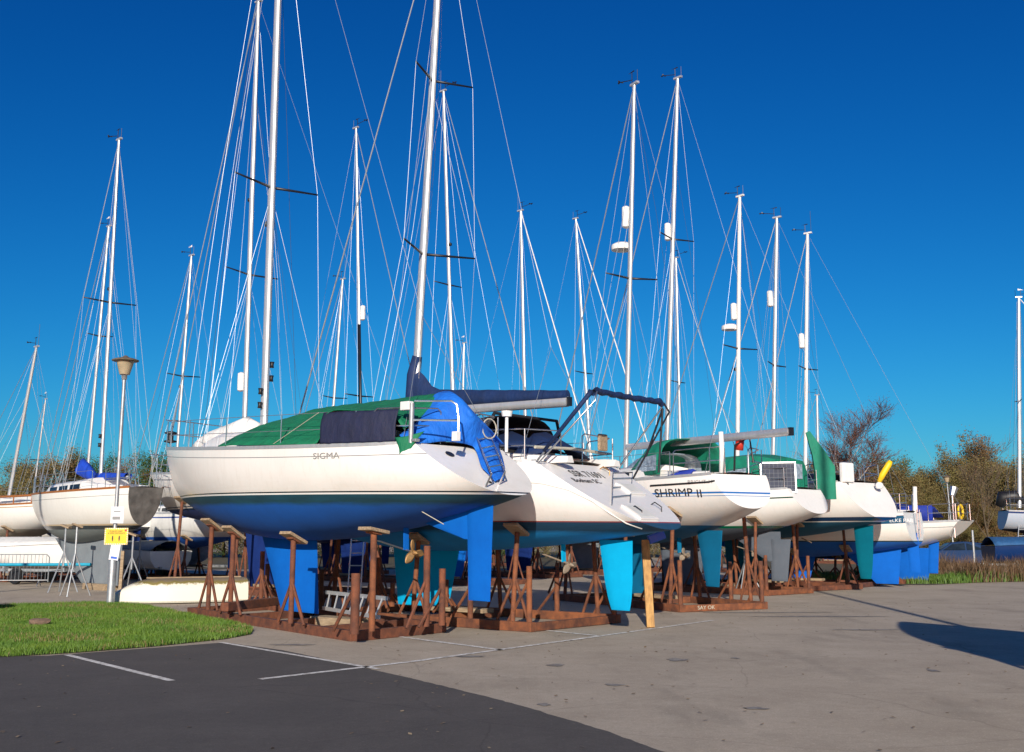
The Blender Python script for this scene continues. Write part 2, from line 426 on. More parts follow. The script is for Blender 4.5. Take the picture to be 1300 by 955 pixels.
    def pulpit(s, back=1.3, h=.6, r=.014):
        L = s.L; a = s.edge(L - back, 1); b = s.edge(L - back, -1); tip = s.edge(L - .08); up = Vector((0, 0, h))
        a.y -= .05; b.y += .05
        nose = Vector((L + .08, 0, tip.z + h + .08)); q1 = Vector((L - .12, .12, tip.z + h + .07)); q2 = Vector((L - .12, -.12, tip.z + h + .07))
        m1 = s.edge(L - back * .45, 1); m2 = s.edge(L - back * .45, -1)
        s.tubes('pulpit', [[a, a + up, q1, nose, q2, b + up, b], [m1, m1 + up * 1.05], [m2, m2 + up * 1.05], [a + up * .5, Vector((L - .2, 0, tip.z + h * .55)), b + up * .5]], r)
    def pushpit(s, fwd=.9, h=.62, r=.014, gap=.35, aft=.1):
        x0 = s.tr + aft
        parts = []
        for side in (1, -1):
            a = s.edge(x0 + fwd, side); c = s.edge(x0, side); up = Vector((0, 0, h)); a.y -= side * .05; c.y -= side * .08
            g = Vector((c.x - .02, side * gap, c.z + .03))
            parts.append(s.tubes('pushpit_rail', [[a, a + up * .92, a + up + Vector((-.08, 0, 0)), c + up + Vector((.12, side * .02, 0)), c + up + Vector((0, -side * .12, 0)), g + up + Vector((0, side * .08, 0)), g + up * .92, g], [c, c + up], [a + up * .5, c + up * .5, g + up * .5]], r))
        return parts
    def hood(s, xa, xf, h, w, m, win=True, base=None, drop=.9):
        """sprayhood: aft hoop at xa, slopes down to the coachroof at xf"""
        e = s.edge((xa + xf) / 2); zb = base if base is not None else e.z + .1
        rows = []; K = 6; J = 12
        for i in range(K + 1):
            u = i / K; x = xa + (xf - xa) * u
            hh = h * (1 - .05 * u) if u < .45 else h * (.978 - (u - .45) / .55 * drop)
            ww = w * (1 - .12 * u)
            row = []
            for j in range(J + 1):
                a = math.pi * j / J; cx = math.copysign(abs(math.cos(a)) ** .55, math.cos(a)); cz = abs(math.sin(a)) ** .55
                row.append(Vector((x, ww * cx, zb + hh * cz)))
            rows.append(row)
        o = MB().grid(rows).build('sprayhood', m, s.root, smooth=True, solid=.02)
        if win:
            for side in (1, -1):
                r2 = []
                for u in (.1, .5, .72):
                    x = xa + (xf - xa) * u; hh = h * (1 - .05 * u) if u < .45 else h * (.978 - (u - .45) / .55 * drop)
                    ww = w * (1 - .12 * u) * 1.0 + .012
                    r2.append([Vector((x, side * ww, zb + hh * .12)), Vector((x, side * (ww * .985 if True else 0), zb + hh * (.55 if u < .6 else .3)))])
                MB().grid(r2).build('window', 'clear', o, solid=.008)
        for x, t in ((xa, 0), (xf + (xa - xf) * .55, 1)):
            pass
        return o
    def mast(s, px0, py0, px1, py1, ztop=None, r=.09, x=None, spreaders=((.5, 1.05, .25),), rigs=True, forestay=.012, m='alu', gear=(), z0=None, sx=None, frac=1.0, lines=2, seed=0, darkspr=True, dark_lower=False, backstay=True):
        rnd = random.Random(seed + int(px0))
        x0 = x if x is not None else s.s_at(px0, 0, py0)
        base = s.W((x0, 0, 0)); e = s.edge(x0); zb = z0 if z0 is not None else e.z + .1
        # second reading gives the rake and, unless given, the height
        d = ray(px1, py1); aft = Vector((-s.c, -s.d)); r0 = d.x / d.y
        k = (r0 * base.y - base.x) / (aft.x - r0 * aft.y)
        k = max(-.8, min(1.6, k)) ; X, Y = base.x + aft.x * k, base.y + aft.y * k; z1 = zat(X, Y, py1)
        top = s.loc((X, Y, z1)); bot = Vector((x0, 0, zb))
        if ztop:
            u = (ztop - bot.z) / (top.z - bot.z); top = bot + (top - bot) * u
        H = top - bot; s.mt, s.mbot = top, bot
        P = lambda u: bot + H * u
        mo = MB().tube([P(0), P(.5), P(.85), P(1)], [r, r, r * .93, r * .72], 12, flat=.72).build('mast', m, s.root, smooth=True, angle=50)
        if dark_lower: MB().tube([P(.02), P(.45)], r * 1.06, 12, flat=.72).build('mast_sleeve', 'alu_dark', mo, smooth=True)
        chp = max(s.B * .40, .8); tips = {1: [], -1: []}
        for (u, w, sweep) in spreaders:
            c = P(u)
            for side in (1, -1):
                t = c + Vector((-sweep, side * w, .04)); tips[side].append(t)
                MB().tube([c, t], [.035, .02], 6).build('spreader', 'alu_dark' if darkspr else 'alu', mo, smooth=True)
        # masthead
        MB().box(P(1) + Vector((-.02, 0, .03)), (.34, .09, .06)).build('masthead_fitting', m, mo)
        v = P(1) + Vector((.1, 0, .06))
        kind = rnd.choice([0, 1, 2])
        mh = MB().tube([v, v + Vector((0, 0, .35))], .012, 5)
        mh.tube([v + Vector((0, 0, .12)), v + Vector((.45, .1, .2))], .012, 5)
        for a in range(3):
            an = a * 2.1; mh.tube([v + Vector((.45, .1, .2)), v + Vector((.45 + .09 * math.cos(an), .1 + .09 * math.sin(an), .2))], [.012, .03], 5)
        MB().tube([P(1) + Vector((-.17, 0, .03)), P(1) + Vector((-.17, 0, .95 if kind == 1 else .4))], .008, 4).build('antenna', 'black', mo)
        mh.build('wind_sensor', 'black', mo)
        MB().add([v + Vector((-.13, .01, .33)), v + Vector((.16, .01, .35)), v + Vector((-.13, .01, .33 + .04 + .06 * (kind == 0))), v + Vector((-.05, .02, .36))], [(0, 1, 3), (0, 3, 2), (3, 1, 2)]).build('wind_vane', 'white' if kind == 0 else 'black', mo, solid=.008)
        if rigs:
            wr = .0050
            L = s.L; bow = Vector((L - .1, 0, s.zd(1) + .05)); hd = P(frac)
            if forestay: MB().tube([bow, bow + (hd - bow) * .04, bow + (hd - bow) * .1, hd + (bow - hd) * .02, hd], [.008, .03, forestay, forestay * .8, .01], 6).build('forestay', 'sailcloth' if forestay > .024 else 'wire', s.root)
            if backstay:
                st = Vector((s.tr + .05, 0, s.zd(0) + .03)); sp_ = st + (P(1) - st) * .16
                e1 = s.edge(s.tr + .15, 1); e2 = s.edge(s.tr + .15, -1)
                MB().tube([sp_, P(1)], wr, 4).tube([e1, sp_], wr, 4).tube([e2, sp_], wr, 4).build('backstay', 'wire', s.root)
            for side in (1, -1):
                e = s.edge(x0 - .08, side); e.y -= side * .12
                MB().tube([e] + tips[side] + [P(frac if frac < 1 else .995)], wr, 4).build('shroud', 'wire', s.root)
                low = P(spreaders[0][0] - .01) if spreaders else P(.6)
                e2 = s.edge(x0 - .55, side); e2.y -= side * .14
                MB().tube([e2, low], wr, 4).build('shroud', 'wire', s.root)
                if len(spreaders) > 1:
                    MB().tube([tips[side][0], P(spreaders[1][0] - .01)], wr, 4).build('shroud', 'wire', s.root)
                else:
                    e3 = s.edge(x0 + .5, side); e3.y -= side * .14
                    MB().tube([e3, low], wr, 4).build('shroud', 'wire', s.root)
            for q in range(lines):
                side = rnd.choice((1, -1)); xx = x0 + rnd.uniform(-2.2, 2.4); e = s.edge(xx, side); u = rnd.choice((.7, .8, .97, .99)); a, b = P(u), e + Vector((0, -side * .1, .1))
                sag = Vector((rnd.uniform(-.25, .1), rnd.uniform(-.12, .12), 0))
                MB().tube([b, (a * .35 + b * .65) + sag, (a + b) / 2 + sag * 1.2, (a * .7 + b * .3) + sag, a], .005, 4).build('halyard', rnd.choice(['wire', 'rope', 'wire', 'wire_dark']), s.root)
            # halyards held down the mast
            MB().tube([P(.05) + Vector((-.14, .06, 0)), P(.3) + Vector((-.2, .1, 0)), P(.98) + Vector((-.1, .02, 0))], .004, 4).build('halyard', 'rope', s.root)
        for g in gear:
            k, u = g[0], g[1]; c = P(u)
            if k == 'radar':
                MB().tube([c, c + Vector((.38, 0, -.02))], .03, 6).build('radar_bracket', m, mo)
                MB().lathe(c + Vector((.42, 0, 0)), [(.12, -.02), (.3, 0), (.31, .07), (.3, .14), (.2, .2), (.02, .21)], 20).build('radar_dome', 'plastic_white', mo, smooth=True, angle=40)
            if k == 'refl':
                q = c + Vector((.2, .04, 0)); MB().lathe(q, [(.05, -.32), (.11, -.28), (.115, 0), (.11, .28), (.05, .32)], 14).build('radar_reflector', 'plastic_white', mo, smooth=True, angle=40)
            if k == 'lamp':
                MB().lathe(c + Vector((.12, 0, 0)), [(.03, -.06), (.07, -.04), (.07, .04), (.03, .07)], 10).build('steaming_light', 'black', mo, smooth=True)
            if k == 'winch':
                for dz in (0, .3):
                    MB().lathe(c + Vector((-.02, -r - .03 if len(g) > 2 else r + .03, dz)), [(.05, -.06), (.04, 0), (.055, .07)], 10).build('winch', 'black', mo, smooth=True)
        return mo
    def boom(s, px1, py1, r=.065, cover=None, ch=.34, m='alu', z=None, y=0, luff=0.0):
        """boom from the mast to the reading given; cover = sail cover material"""
        e = s.p_at(px1, py1, y)
        bx = s.mbot.x - .12; bz = z if z else e.z + .05
        a = Vector((bx, 0, bz)); bo = MB().tube([a, e], r, 12, flat=1.25).build('boom', m, s.root, smooth=True, angle=50)
        MB().box(e + Vector((-.03, 0, 0)), (.08, .1, .18)).build('boom_end', 'alu_dark', bo)
        if cover:
            rows = []; K = 18; J = 12; H = s.mt - s.mbot
            for i in range(K + 1):
                u = i / K; c = a + (e - a) * u; hh = ch * (1 - .62 * u) + .006 * math.sin(i * 2.2); ww = .11 * (1 - .45 * u) + .02
                ext = luff * max(0, 1 - u / .14) ** 1.2
                row = []
                for j in range(J):
                    an = 2 * math.pi * j / J; row.append(c + Vector((0 if u else .12, ww * math.sin(an) * (1 - .3 * math.cos(an)), r * .6 + (hh + ext) / 2 + math.cos(an) * (hh + ext) / 2)))
                rows.append(row)
            mb = MB().grid(rows, closed=True); mb.f.append(tuple(range(J))); mb.f.append(tuple(len(mb.v) - 1 - j for j in range(J)))
            mb.build('sail_cover', cover, bo, smooth=True, angle=60)
            if luff:
                MB().tube([a + Vector((.1, 0, -.12)), a + Vector((.1, 0, .25)), a + Vector((.12, 0, ch + luff * .7)), s.mbot + H * ((a.z + ch + luff + .25 - s.mbot.z) / H.z)], [.17, .19, .15, .115], 12).build('sail_cover', cover, bo, smooth=True)
        return bo
    def name_text(s, string, x, z, size, m='text', side=1, shear=0, sx=1.0, off=.006, nm='name_lettering'):
        """letters follow the curve of the topside"""
        adv = size * .62 * sx; n = len(string); out = []
        p, a, u, nr = s.surf(x, z, side)
        return text(nm, string, size, m, s.root, basis(a, nr.cross(a), nr, p + nr * off), sx=sx, font_shear=shear)
def props_under(b, xs, label, group='boat stands under the yachts', w=None, m='rust', inner=.5, pads=True, seed=0, shorts=False):
    """a welded cradle under a hull: base frame, uprights with braces and pads"""
    rnd = random.Random(seed)
    L0, L1 = min(xs) - .5, max(xs) + .5; w = w or b.B * .36
    O = b.W((0, 0, 0)); root = empty('boat_cradle', (O.x, O.y, 0), (0, 0, b.ang)); tag(root, label, 'boat cradle', group)
    mb = MB()
    for y in (-w - .12, w + .12): mb.beam((L0, y, .09), (L1, y, .09), .14, .17)
    for x in (L0 + .07, L1 - .07, (L0 + L1) / 2): mb.beam((x, -w - .04, .085), (x, w + .04, .085), .13, .15)
    mb.build('base_frame', m, root, bev=.006)
    MB().box((sum(xs) / len(xs), 0, .215), (1.5, .34, .08)).build('keel_block', 'wood', root)
    for x in xs:
        for side in (1, -1):
            t = clamp(x / b.L); zz = None
            for th in [math.pi / 2 * k / 60 for k in range(61)]:
                p = b.sec(t, th)
                if p.y >= w * .95: zz = p.z; break
            zz = (zz or b.zw) - .09
            base = Vector((x, side * (w + .1), .17)); top = Vector((x, side * w * .97, zz))
            po = MB().tube([base, top], .048, 10).build('post', m, root, smooth=True, angle=50)
            MB().tube([base + Vector((.38, 0, 0)), base + (top - base) * .5], .03, 6).tube([base + Vector((-.38, 0, 0)), base + (top - base) * .5], .03, 6).build('brace', m, po)
            R = Matrix.Rotation(side * -.45, 3, 'X').transposed(); R = Matrix.Rotation(side * .5, 3, 'X')
            MB().box(top + Vector((0, side * .03, .05)), (.34, .42, .06), R).build('pad', 'wood', po, bev=.006)
    if shorts:
        for x in (L0 + .1, (L0 + xs[1]) / 2, L1 - .1):
            for side in (1, -1):
                hh = rnd.uniform(.75, 1.25); po = MB().tube([(x, side * (w + .1), .16), (x, side * (w + .1), hh)], .055, 10).build('post', m, root, smooth=True, angle=50)
                MB().tube([(x + .5, side * (w + .1), .17), (x, side * (w + .1), hh * .8)], .03, 6).build('brace', m, po)
    return root
# ------------------------------------------------------------------ world, sun
EL, SAZ = math.radians(18.5), (-.07, -1.0)
w = bpy.data.worlds.new('World'); SC.world = w; w.use_nodes = True; nt = w.node_tree
bg = nt.nodes['Background']; sky = nt.nodes.new('ShaderNodeTexSky'); sky.sky_type = 'NISHITA'; sky.sun_disc = False
sky.sun_elevation = EL; sky.sun_rotation = math.atan2(SAZ[0], SAZ[1]); sky.altitude = 0; sky.air_density = 1.0; sky.dust_density = .5; sky.ozone_density = 4.0
# the photograph was taken through a polariser: a contrast curve on each channel of the sky
sr = nt.nodes.new('ShaderNodeSeparateColor'); cr = nt.nodes.new('ShaderNodeCombineColor'); nt.links.new(sky.outputs[0], sr.inputs[0])
for ch, (pw_, k_) in enumerate(((2.6, 5.0), (1.5, 6.5), (1.15, 7.4))):
    m0 = N(nt, 'ShaderNodeMath', operation='MULTIPLY'); m0.inputs[1].default_value = .1; m1 = N(nt, 'ShaderNodeMath', operation='POWER'); m1.inputs[1].default_value = pw_; m2 = N(nt, 'ShaderNodeMath', operation='MULTIPLY'); m2.inputs[1].default_value = k_
    nt.links.new(sr.outputs[ch], m0.inputs[0]); nt.links.new(m0.outputs[0], m1.inputs[0]); nt.links.new(m1.outputs[0], m2.inputs[0]); nt.links.new(m2.outputs[0], cr.inputs[ch])
nt.links.new(cr.outputs[0], bg.inputs['Color']); bg.inputs['Strength'].default_value = .10
sd = bpy.data.lights.new('sun', 'SUN'); sd.energy = 4.15; sd.angle = math.radians(.5); sd.color = (1, .915, .80)
so = bpy.data.objects.new('sun', sd); COL.objects.link(so)
sv = Vector((SAZ[0], SAZ[1], 0)).normalized() * math.cos(EL) + Vector((0, 0, math.sin(EL)))
so.rotation_euler = sv.to_track_quat('Z', 'Y').to_euler(); so.location = (-5, -20, 20)
SC.view_settings.view_transform = 'Standard'; SC.view_settings.look = 'None'; SC.view_settings.exposure = .42; SC.view_settings.gamma = 1
SC.cycles.max_bounces = 6
# ------------------------------------------------------------------ ground
def flat(name, pts, z, m, kind='structure'):
    bm = bmesh.new(); vs = [bm.verts.new((p[0], p[1], z)) for p in pts]; f = bm.faces.new(vs)
    if f.normal.z < 0: f.normal_flip()
    bmesh.ops.triangulate(bm, faces=[f]); me = bpy.data.meshes.new(name); bm.to_mesh(me); me.materials.append(m)
    o = bpy.data.objects.new(name, me); COL.objects.link(o); o['kind'] = kind; return o
def tarmac(name, c1, c2, c3, rough=.9, stainy=.5):
    m, nt, b = nodes(name)
    big = noise(nt, .35, 5, .7); mid = noise(nt, 1.1, 6, .7); fine = noise(nt, 60, 3, .8); st = noise(nt, .8, 6, .62, stretch=(1, .35, 1))
    c = mixc(nt, ramp(nt, big, [(.35, 0.), (.65, 1.)]), c1, c2)
    c = mixc(nt, ramp(nt, mid, [(.45, 0.), (.75, .6)]), c, c3)
    c = mixc(nt, ramp(nt, fine, [(.35, .45), (.65, 0.)]), c, tuple(x * .45 for x in c1))
    c = mixc(nt, ramp(nt, fine, [(.62, 0.), (.75, .5)]), c, tuple(min(1, x * 1.7) for x in c1))
    c = mixc(nt, ramp(nt, st, [(.54, 0.), (.68, stainy)]), c, tuple(x * .45 for x in c1))
    sp1 = noise(nt, 9, 4, .75); sp2 = noise(nt, 26, 2, .6)
    c = mixc(nt, ramp(nt, sp1, [(.38, .30), (.52, 0.)]), c, tuple(x * .6 for x in c1)); c = mixc(nt, ramp(nt, sp2, [(.60, 0.), (.72, .35)]), c, tuple(min(1, x * 1.5) for x in c1))
    # fine cracks
    tc = N(nt, 'ShaderNodeTexCoord'); vo = N(nt, 'ShaderNodeTexVoronoi', feature='DISTANCE_TO_EDGE'); vo.inputs['Scale'].default_value = .28
    wn = N(nt, 'ShaderNodeTexNoise'); wn.inputs['Scale'].default_value = 1.3; nt.links.new(tc.outputs['Object'], wn.inputs['Vector'])
    ad = mixc(nt, .25, tc.outputs['Object'], wn.outputs['Color'], 'ADD'); nt.links.new(ad, vo.inputs['Vector'])
    c = mixc(nt, ramp(nt, vo.outputs[0], [(0., .35), (.004, 0.)]), c, tuple(x * .35 for x in c1))
    nt.links.new(c, b.inputs['Base Color']); b.inputs['Roughness'].default_value = rough; b.inputs['Specular IOR Level'].default_value = .25
    bump(nt, b, fine, .6, .008)
    return m
M['tarmac'] = tarmac('worn_grey_tarmac', (.54, .45, .345), (.42, .345, .26), (.62, .53, .415))
M['tarmac_dark'] = tarmac('dark_tarmac', (.125, .110, .10), (.10, .09, .083), (.155, .138, .125), stainy=.2)
flat('ground', [(-400, -60), (400, -60), (400, 900), (-400, 900)], 0, M['tarmac'])
def gp(l): return [G(x, y) for x, y in l]
dk = gp([(-80, 834), (60, 833), (180, 824), (285, 816), (360, 826), (440, 843), (545, 867), (650, 893), (765, 927), (900, 975)])
dk += [Vector((3.2, 3, 0)), Vector((-14, 3, 0))]
def ragged(pts, n0, n1, amp=.05):
    out = []
    for i in range(len(pts)):
        a, b2 = Vector(pts[i]), Vector(pts[(i + 1) % len(pts)])
        out.append(a)
        if n0 <= i < n1:
            k = max(2, int((b2 - a).length / .10))
            for j in range(1, k): out.append(a + (b2 - a) * (j / k) + Vector((random.gauss(0, amp * .5), random.gauss(0, amp * .6), 0)))
    return out
dk = ragged(dk, 0, 9, .014)
flat('car_park_surface', dk, .004, M['tarmac_dark'])
m, nt, b = nodes('worn_white_line'); nn = noise(nt, 9, 6, .75); 
c = mixc(nt, ramp(nt, nn, [(.42, 0.), (.60, 1.)]), (.85, .82, .76), (.40, .36, .31)); nt.links.new(c, b.inputs['Base Color']); b.inputs['Roughness'].default_value = .85
M['line'] = m
LINES = [((85, 832), (218, 865), .10), ((280, 816), (480, 850), .09), ((330, 863), (520, 841), .11), ((520, 841), (762, 808), .11), ((762, 808), (905, 788), .10), ((508, 809), (638, 826), .11), ((575, 788), (761, 808), .11), ((725, 782), (775, 788), .07), ((200, 750), (262, 760), .08), ((-70, 800), (85, 832), .0)]
for (a, b_, wd) in LINES:
    if not wd: continue
    a, b_ = G(*a), G(*b_); d = (b_ - a).normalized(); n_ = Vector((-d.y, d.x, 0)) * wd / 2
    flat('painted_line', [a - n_, b_ - n_, b_ + n_, a + n_], .008, M['line'])
def blob(px, py, rx, ry, seed, m):
    g = G(px, py); r = random.Random(seed); n = 26; ph = [r.uniform(0, 6) for _ in range(3)]
    flat('tarmac_stain', [(g.x + rx * math.cos(a) * (1 + .25 * math.sin(2 * a + ph[0]) + .18 * math.sin(5 * a + ph[1]) + r.uniform(-.08, .08)), g.y + ry * math.sin(a) * (1 + .25 * math.sin(3 * a + ph[2]) + r.uniform(-.08, .08)), 0) for a in [k * 2 * math.pi / n for k in range(n)]], .006, m)
m, nt, b = nodes('oily_stain'); nn = noise(nt, 5, 6, .8); nt.links.new(mixc(nt, ramp(nt, nn, [(.42, 0.), (.6, 1.)]), (.17, .15, .13), (.33, .295, .25)), b.inputs['Base Color']); b.inputs['Roughness'].default_value = .7; M['stain'] = m
for k, (px, py, rx, ry) in enumerate(((598, 834, .22, .12), (705, 845, .10, .16), (968, 778, 1.5, .12), (1040, 783, 1.1, .18), (860, 838, .12, .2), (933, 836, .06, .1), (1185, 852, .08, .12), (370, 819, .3, .12), (1100, 800, .5, .1), (780, 870, .1, .1), (960, 900, .12, .08), (690, 895, .06, .1))): blob(px, py, rx, ry, k, M['stain'])
# ------------------------------------------------------------------ grass island
gpx = [(-120, 770), (0, 771), (70, 768), (140, 766), (190, 772), (241, 782), (290, 791), (322, 800), (318, 806), (285, 812), (200, 821), (100, 829), (0, 835), (-120, 838)]
gpts = gp(gpx)
M['soil'] = mat('turf_soil', (.05, .09, .015), .95, 0, .5, 4, c2=(.07, .06, .03), bmp=.5)
flat('lawn', gpts, .012, M['soil'])
def inside(x, y, poly):
    r = False; j = len(poly) - 1
    for i in range(len(poly)):
        a, b2 = poly[i], poly[j]
        if (a[1] > y) != (b2[1] > y) and x < (b2[0] - a[0]) * (y - a[1]) / (b2[1] - a[1]) + a[0]: r = not r
        j = i
    return r
def grassmat(name, a, b_, c_):
    m, nt, b = nodes(name)
    n1 = noise(nt, 1.2, 4, .6); n2 = noise(nt, 14, 3, .7)
    c = mixc(nt, ramp(nt, n1, [(.35, 0.), (.65, 1.)]), a, b_); c = mixc(nt, ramp(nt, n2, [(.5, 0.), (.7, .8)]), c, c_)
    nt.links.new(c, b.inputs['Base Color']); b.inputs['Roughness'].default_value = .6
    b.inputs['Subsurface Weight'].default_value = 0
    return m
M['grass'] = grassmat('grass', (.075, .165, .012), (.13, .215, .018), (.045, .10, .008))
def blades(name, n, sample, hmin, hmax, wd, m, tuft=None):
    P = []; 
    while len(P) < n:
        p = sample(); 
        if p: P.append(p)
    P = np.array(P); k = len(P)
    an = RNG.uniform(0, 2 * np.pi, k); h = RNG.uniform(hmin, hmax, k); 
    if tuft is not None: h *= tuft(P)
    ln = RNG.uniform(.1, .9, k) * h * .6; la = RNG.uniform(0, 2 * np.pi, k)
    V = np.zeros((k, 5, 3)); dx, dy = np.cos(an) * wd / 2, np.sin(an) * wd / 2
    mx, my = P[:, 0] + np.cos(la) * ln * .35, P[:, 1] + np.sin(la) * ln * .35
    tx, ty = P[:, 0] + np.cos(la) * ln, P[:, 1] + np.sin(la) * ln
    z = P[:, 2]
    V[:, 0] = np.c_[P[:, 0] - dx, P[:, 1] - dy, z]; V[:, 1] = np.c_[P[:, 0] + dx, P[:, 1] + dy, z]
    V[:, 2] = np.c_[mx + dx * .8, my + dy * .8, z + h * .6]; V[:, 3] = np.c_[mx - dx * .8, my - dy * .8, z + h * .6]
    V[:, 4] = np.c_[tx, ty, z + h]
    idx = np.arange(k)[:, None] * 5
    q = idx + np.array([0, 1, 2, 3]); t = idx + np.array([3, 2, 4])
    faces = [tuple(r) for r in q.tolist()] + [tuple(r) for r in t.tolist()]
    me = bpy.data.meshes.new(name); me.from_pydata(V.reshape(-1, 3).tolist(), [], faces); me.materials.append(m)
    o = bpy.data.objects.new(name, me); COL.objects.link(o); return o
xs = [p.x for p in gpts]; ys = [p.y for p in gpts]
def sg():
    x, y = random.uniform(max(min(xs), -12.5), max(xs)), random.uniform(min(ys), max(ys))
    x += random.gauss(0, .05); y += random.gauss(0, .06)
    return (x, y, .005) if inside(x, y, gpts) else None
def tf(P): return .7 + .6 * (np.sin(P[:, 0] * 2.1 + 1.3 * np.sin(P[:, 1] * 1.1)) * np.cos(P[:, 1] * 1.7) * .5 + .5)
tag(blades('grass', 150000, sg, .03, .10, .009, M['grass'], tf), 'short bright green grass on the rounded island', 'grass', kind='stuff')
M['straw'] = grassmat('dead_grass', (.22, .17, .06), (.16, .11, .04), (.28, .22, .10))
tag(blades('dead_grass', 15000, sg, .02, .08, .012, M['straw'], lambda P: .4 + 1.1 * (np.sin(P[:, 0] * 1.3 + 2) * np.sin(P[:, 1] * 1.9) > .1)), 'dead straw and leaves mixed in the grass island', 'dead grass', kind='stuff')
# ------------------------------------------------------------------ the row of yachts
def SP(px, Y, py=640): r = ray(px, py); return (r.x / r.y * Y, Y)
W3 = (.80, .775, .72)
SCUM = (.003, .040, .062)
HM = {}
HM['A'] = hull_mat('hull_cream_blue', (.80, .78, .74), (.002, .095, .42), (.002, .075, .33), [(-.005, .03, (.85, .85, .82)), (.03, .055, (.02, .03, .04))], [(.18, .192, (.12, .12, .13))], .25, scum=(.19, SCUM))
S = SP(652, 18.7); zwA = zat(*SP(640, 18.8), 629)
A = Boat('sloop', 'large cream sloop with bright blue bottom under green and blue tarpaulins, nearest the camera', S, 11.4, 3.5, zwA, (.86, .88, 1.2), mast=(335.5, 7.4), cdep=.86, tw=.62, tr=1.35, sw=.0, trim=1.0, hullmat=HM['A'], bt=.93)
HM['B'] = hull_mat('hull_white_cyan', (.80, .785, .76), (.0, .29, .72), (.0, .23, .60), [(0, .02, (.35, .06, .05))], [], .15, scum=(.2, (.003, .045, .10)))
S = SP(850, 20.3); zwB = zat(*SP(740, 21.4), 665)
B = Boat('sloop', 'white sloop with turquoise rudder and a dark folded bimini frame, second in the front row', S, 11.2, 3.6, zwB, (1.12, 1.12, 1.35), mast=(523, 6.7), cdep=.6, tw=.74, tr=2.1, sw=-.12, trim=.6, hullmat=HM['B'])
HM['C'] = hull_mat('hull_white_teal', (.80, .775, .74), (.004, .13, .27), (.004, .10, .21), [(.72, .76, (.012, .14, .45)), (.66, .675, (.03, .16, .4))], [], .55)
S = SP(955, 25.5); zwC = zat(*SP(880, 27), 668)
C = Boat('sloop', 'white sloop lettered SHRIMP II with blue stripe, green sprayhood and teal rudder', S, 9.6, 3.1, zwC, (1.17, 1.10, 1.35), mast=(791, 5.2), cdep=.5, tw=.52, tr=.45, sw=.38, trim=.5, hullmat=HM['C'])
HM['D'] = hull_mat('hull_white_grey', (.80, .78, .745), (.10, .125, .16), (.075, .095, .125), [(0, .07, (.0, .16, .07))], [(.24, .28, (.02, .06, .04))], .4)
S = SP(1040, 33.0); zwD = zat(*SP(970, 34.5), 671)
D = Boat('sloop', 'white sloop with grey bottom, green cockpit tent and a solar panel on its rail', S, 10.2, 3.2, zwD, (1.15, 1.12, 1.35), mast=(842, 5.9), cdep=.5, tw=.56, tr=.5, sw=.42, hullmat=HM['D'])
HM['E'] = hull_mat('hull_white_darkteal', (.80, .78, .75), (.003, .10, .19), (.003, .08, .15), [(0, .03, (.8, .8, .76)), (.03, .15, (.006, .035, .10))], [], .2)
S = SP(1126, 34.8); zwE = zat(*SP(1070, 35.5), 663)
E = Boat('sloop', 'tall white sloop with rounded transom, navy waterline band and dark teal rudder', S, 11.0, 3.5, zwE, (1.25, 1.15, 1.4), mast=(935, 6.2), cdep=.55, tw=.66, tr=.95, sw=.05, hullmat=HM['E'])
HM['F'] = hull_mat('hull_white_blue', (.78, .76, .72), (.004, .12, .50), (.004, .10, .42), [(0, .04, (.02, .05, .06))], [(.10, .36, (.01, .075, .15))], .4)
S = SP(1163, 38); zwF = zat(*SP(1130, 38.8), 688)
F = Boat('sloop', 'small white sloop with a dark name band and a bright blue transom rudder', S, 8.6, 2.9, zwF, (.98, .92, 1.15), mast=(977, 5.2), cdep=.55, tw=.72, tr=.15, sw=-.1, hullmat=HM['F'])
HM['G'] = hull_mat('hull_white_midblue', (.80, .78, .74), (.004, .08, .30), (.004, .065, .24), [(0, .04, (.01, .04, .10))], [(.2, .22, (.2, .2, .2))], .3)
S = SP(1206, 41); zwG = zat(*SP(1180, 41.5), 696)
Gb = Boat('sloop', 'rightmost white sloop of the front row with raked counter stern and hung blue rudder', S, 9.0, 2.9, zwG, (.98, .9, 1.15), mast=(1017, 5.9), cdep=.45, tw=.5, tr=-.55, sw=.4, hullmat=HM['G'])
for b in (A, B, C, D, E, F, Gb): print('BOAT', round(math.degrees(b.ang)), [round(x, 2) for x in b.S], round(b.zw, 2), 'bow', [round(x, 1) for x in proj(b.W((b.L, 0, b.zd(1))))], 'mast', round(b.s_at(0), 1) if 0 else '')
# ---- masts
A.mast(335.5, 535, 353, 0, ztop=18.6, r=.105, x=7.4, spreaders=((.385, 1.1, .22),), frac=.9, gear=(('winch', .06), ('winch', .1, 1), ('lamp', .33)), lines=3, forestay=.012)
B.mast(523, 500, 555, 0, ztop=17.8, r=.10, x=6.7, spreaders=((.327, 1.15, .55), (.61, .95, .4)), frac=.93, lines=4, forestay=.02)
C.mast(791, 575, 805, 108, r=.085, x=5.2, spreaders=((.50, .85, .1),), gear=(('refl', .66), ('radar', .58)), lines=3, forestay=.02)
D.mast(841, 560, 860, 100, r=.085, x=5.9, spreaders=((.60, .9, .2),), gear=(('refl', .62),), lines=3, forestay=.02)
E.mast(935, 565, 939, 250, r=.085, x=6.2, spreaders=((.47, .9, .1),), gear=(('refl', .60), ('radar', .54), ('lamp', .4)), lines=2, m='mast_white', forestay=.02)
F.mast(977, 570, 986, 277, r=.08, x=5.2, spreaders=((.49, .85, .1),), gear=(('refl', .72),), lines=2, forestay=.02)
Gb.mast(1018, 590, 1025, 297, r=.08, x=5.9, spreaders=((.52, .8, .1),), gear=(('refl', .62),), lines=2, m='mast_white', forestay=.02)
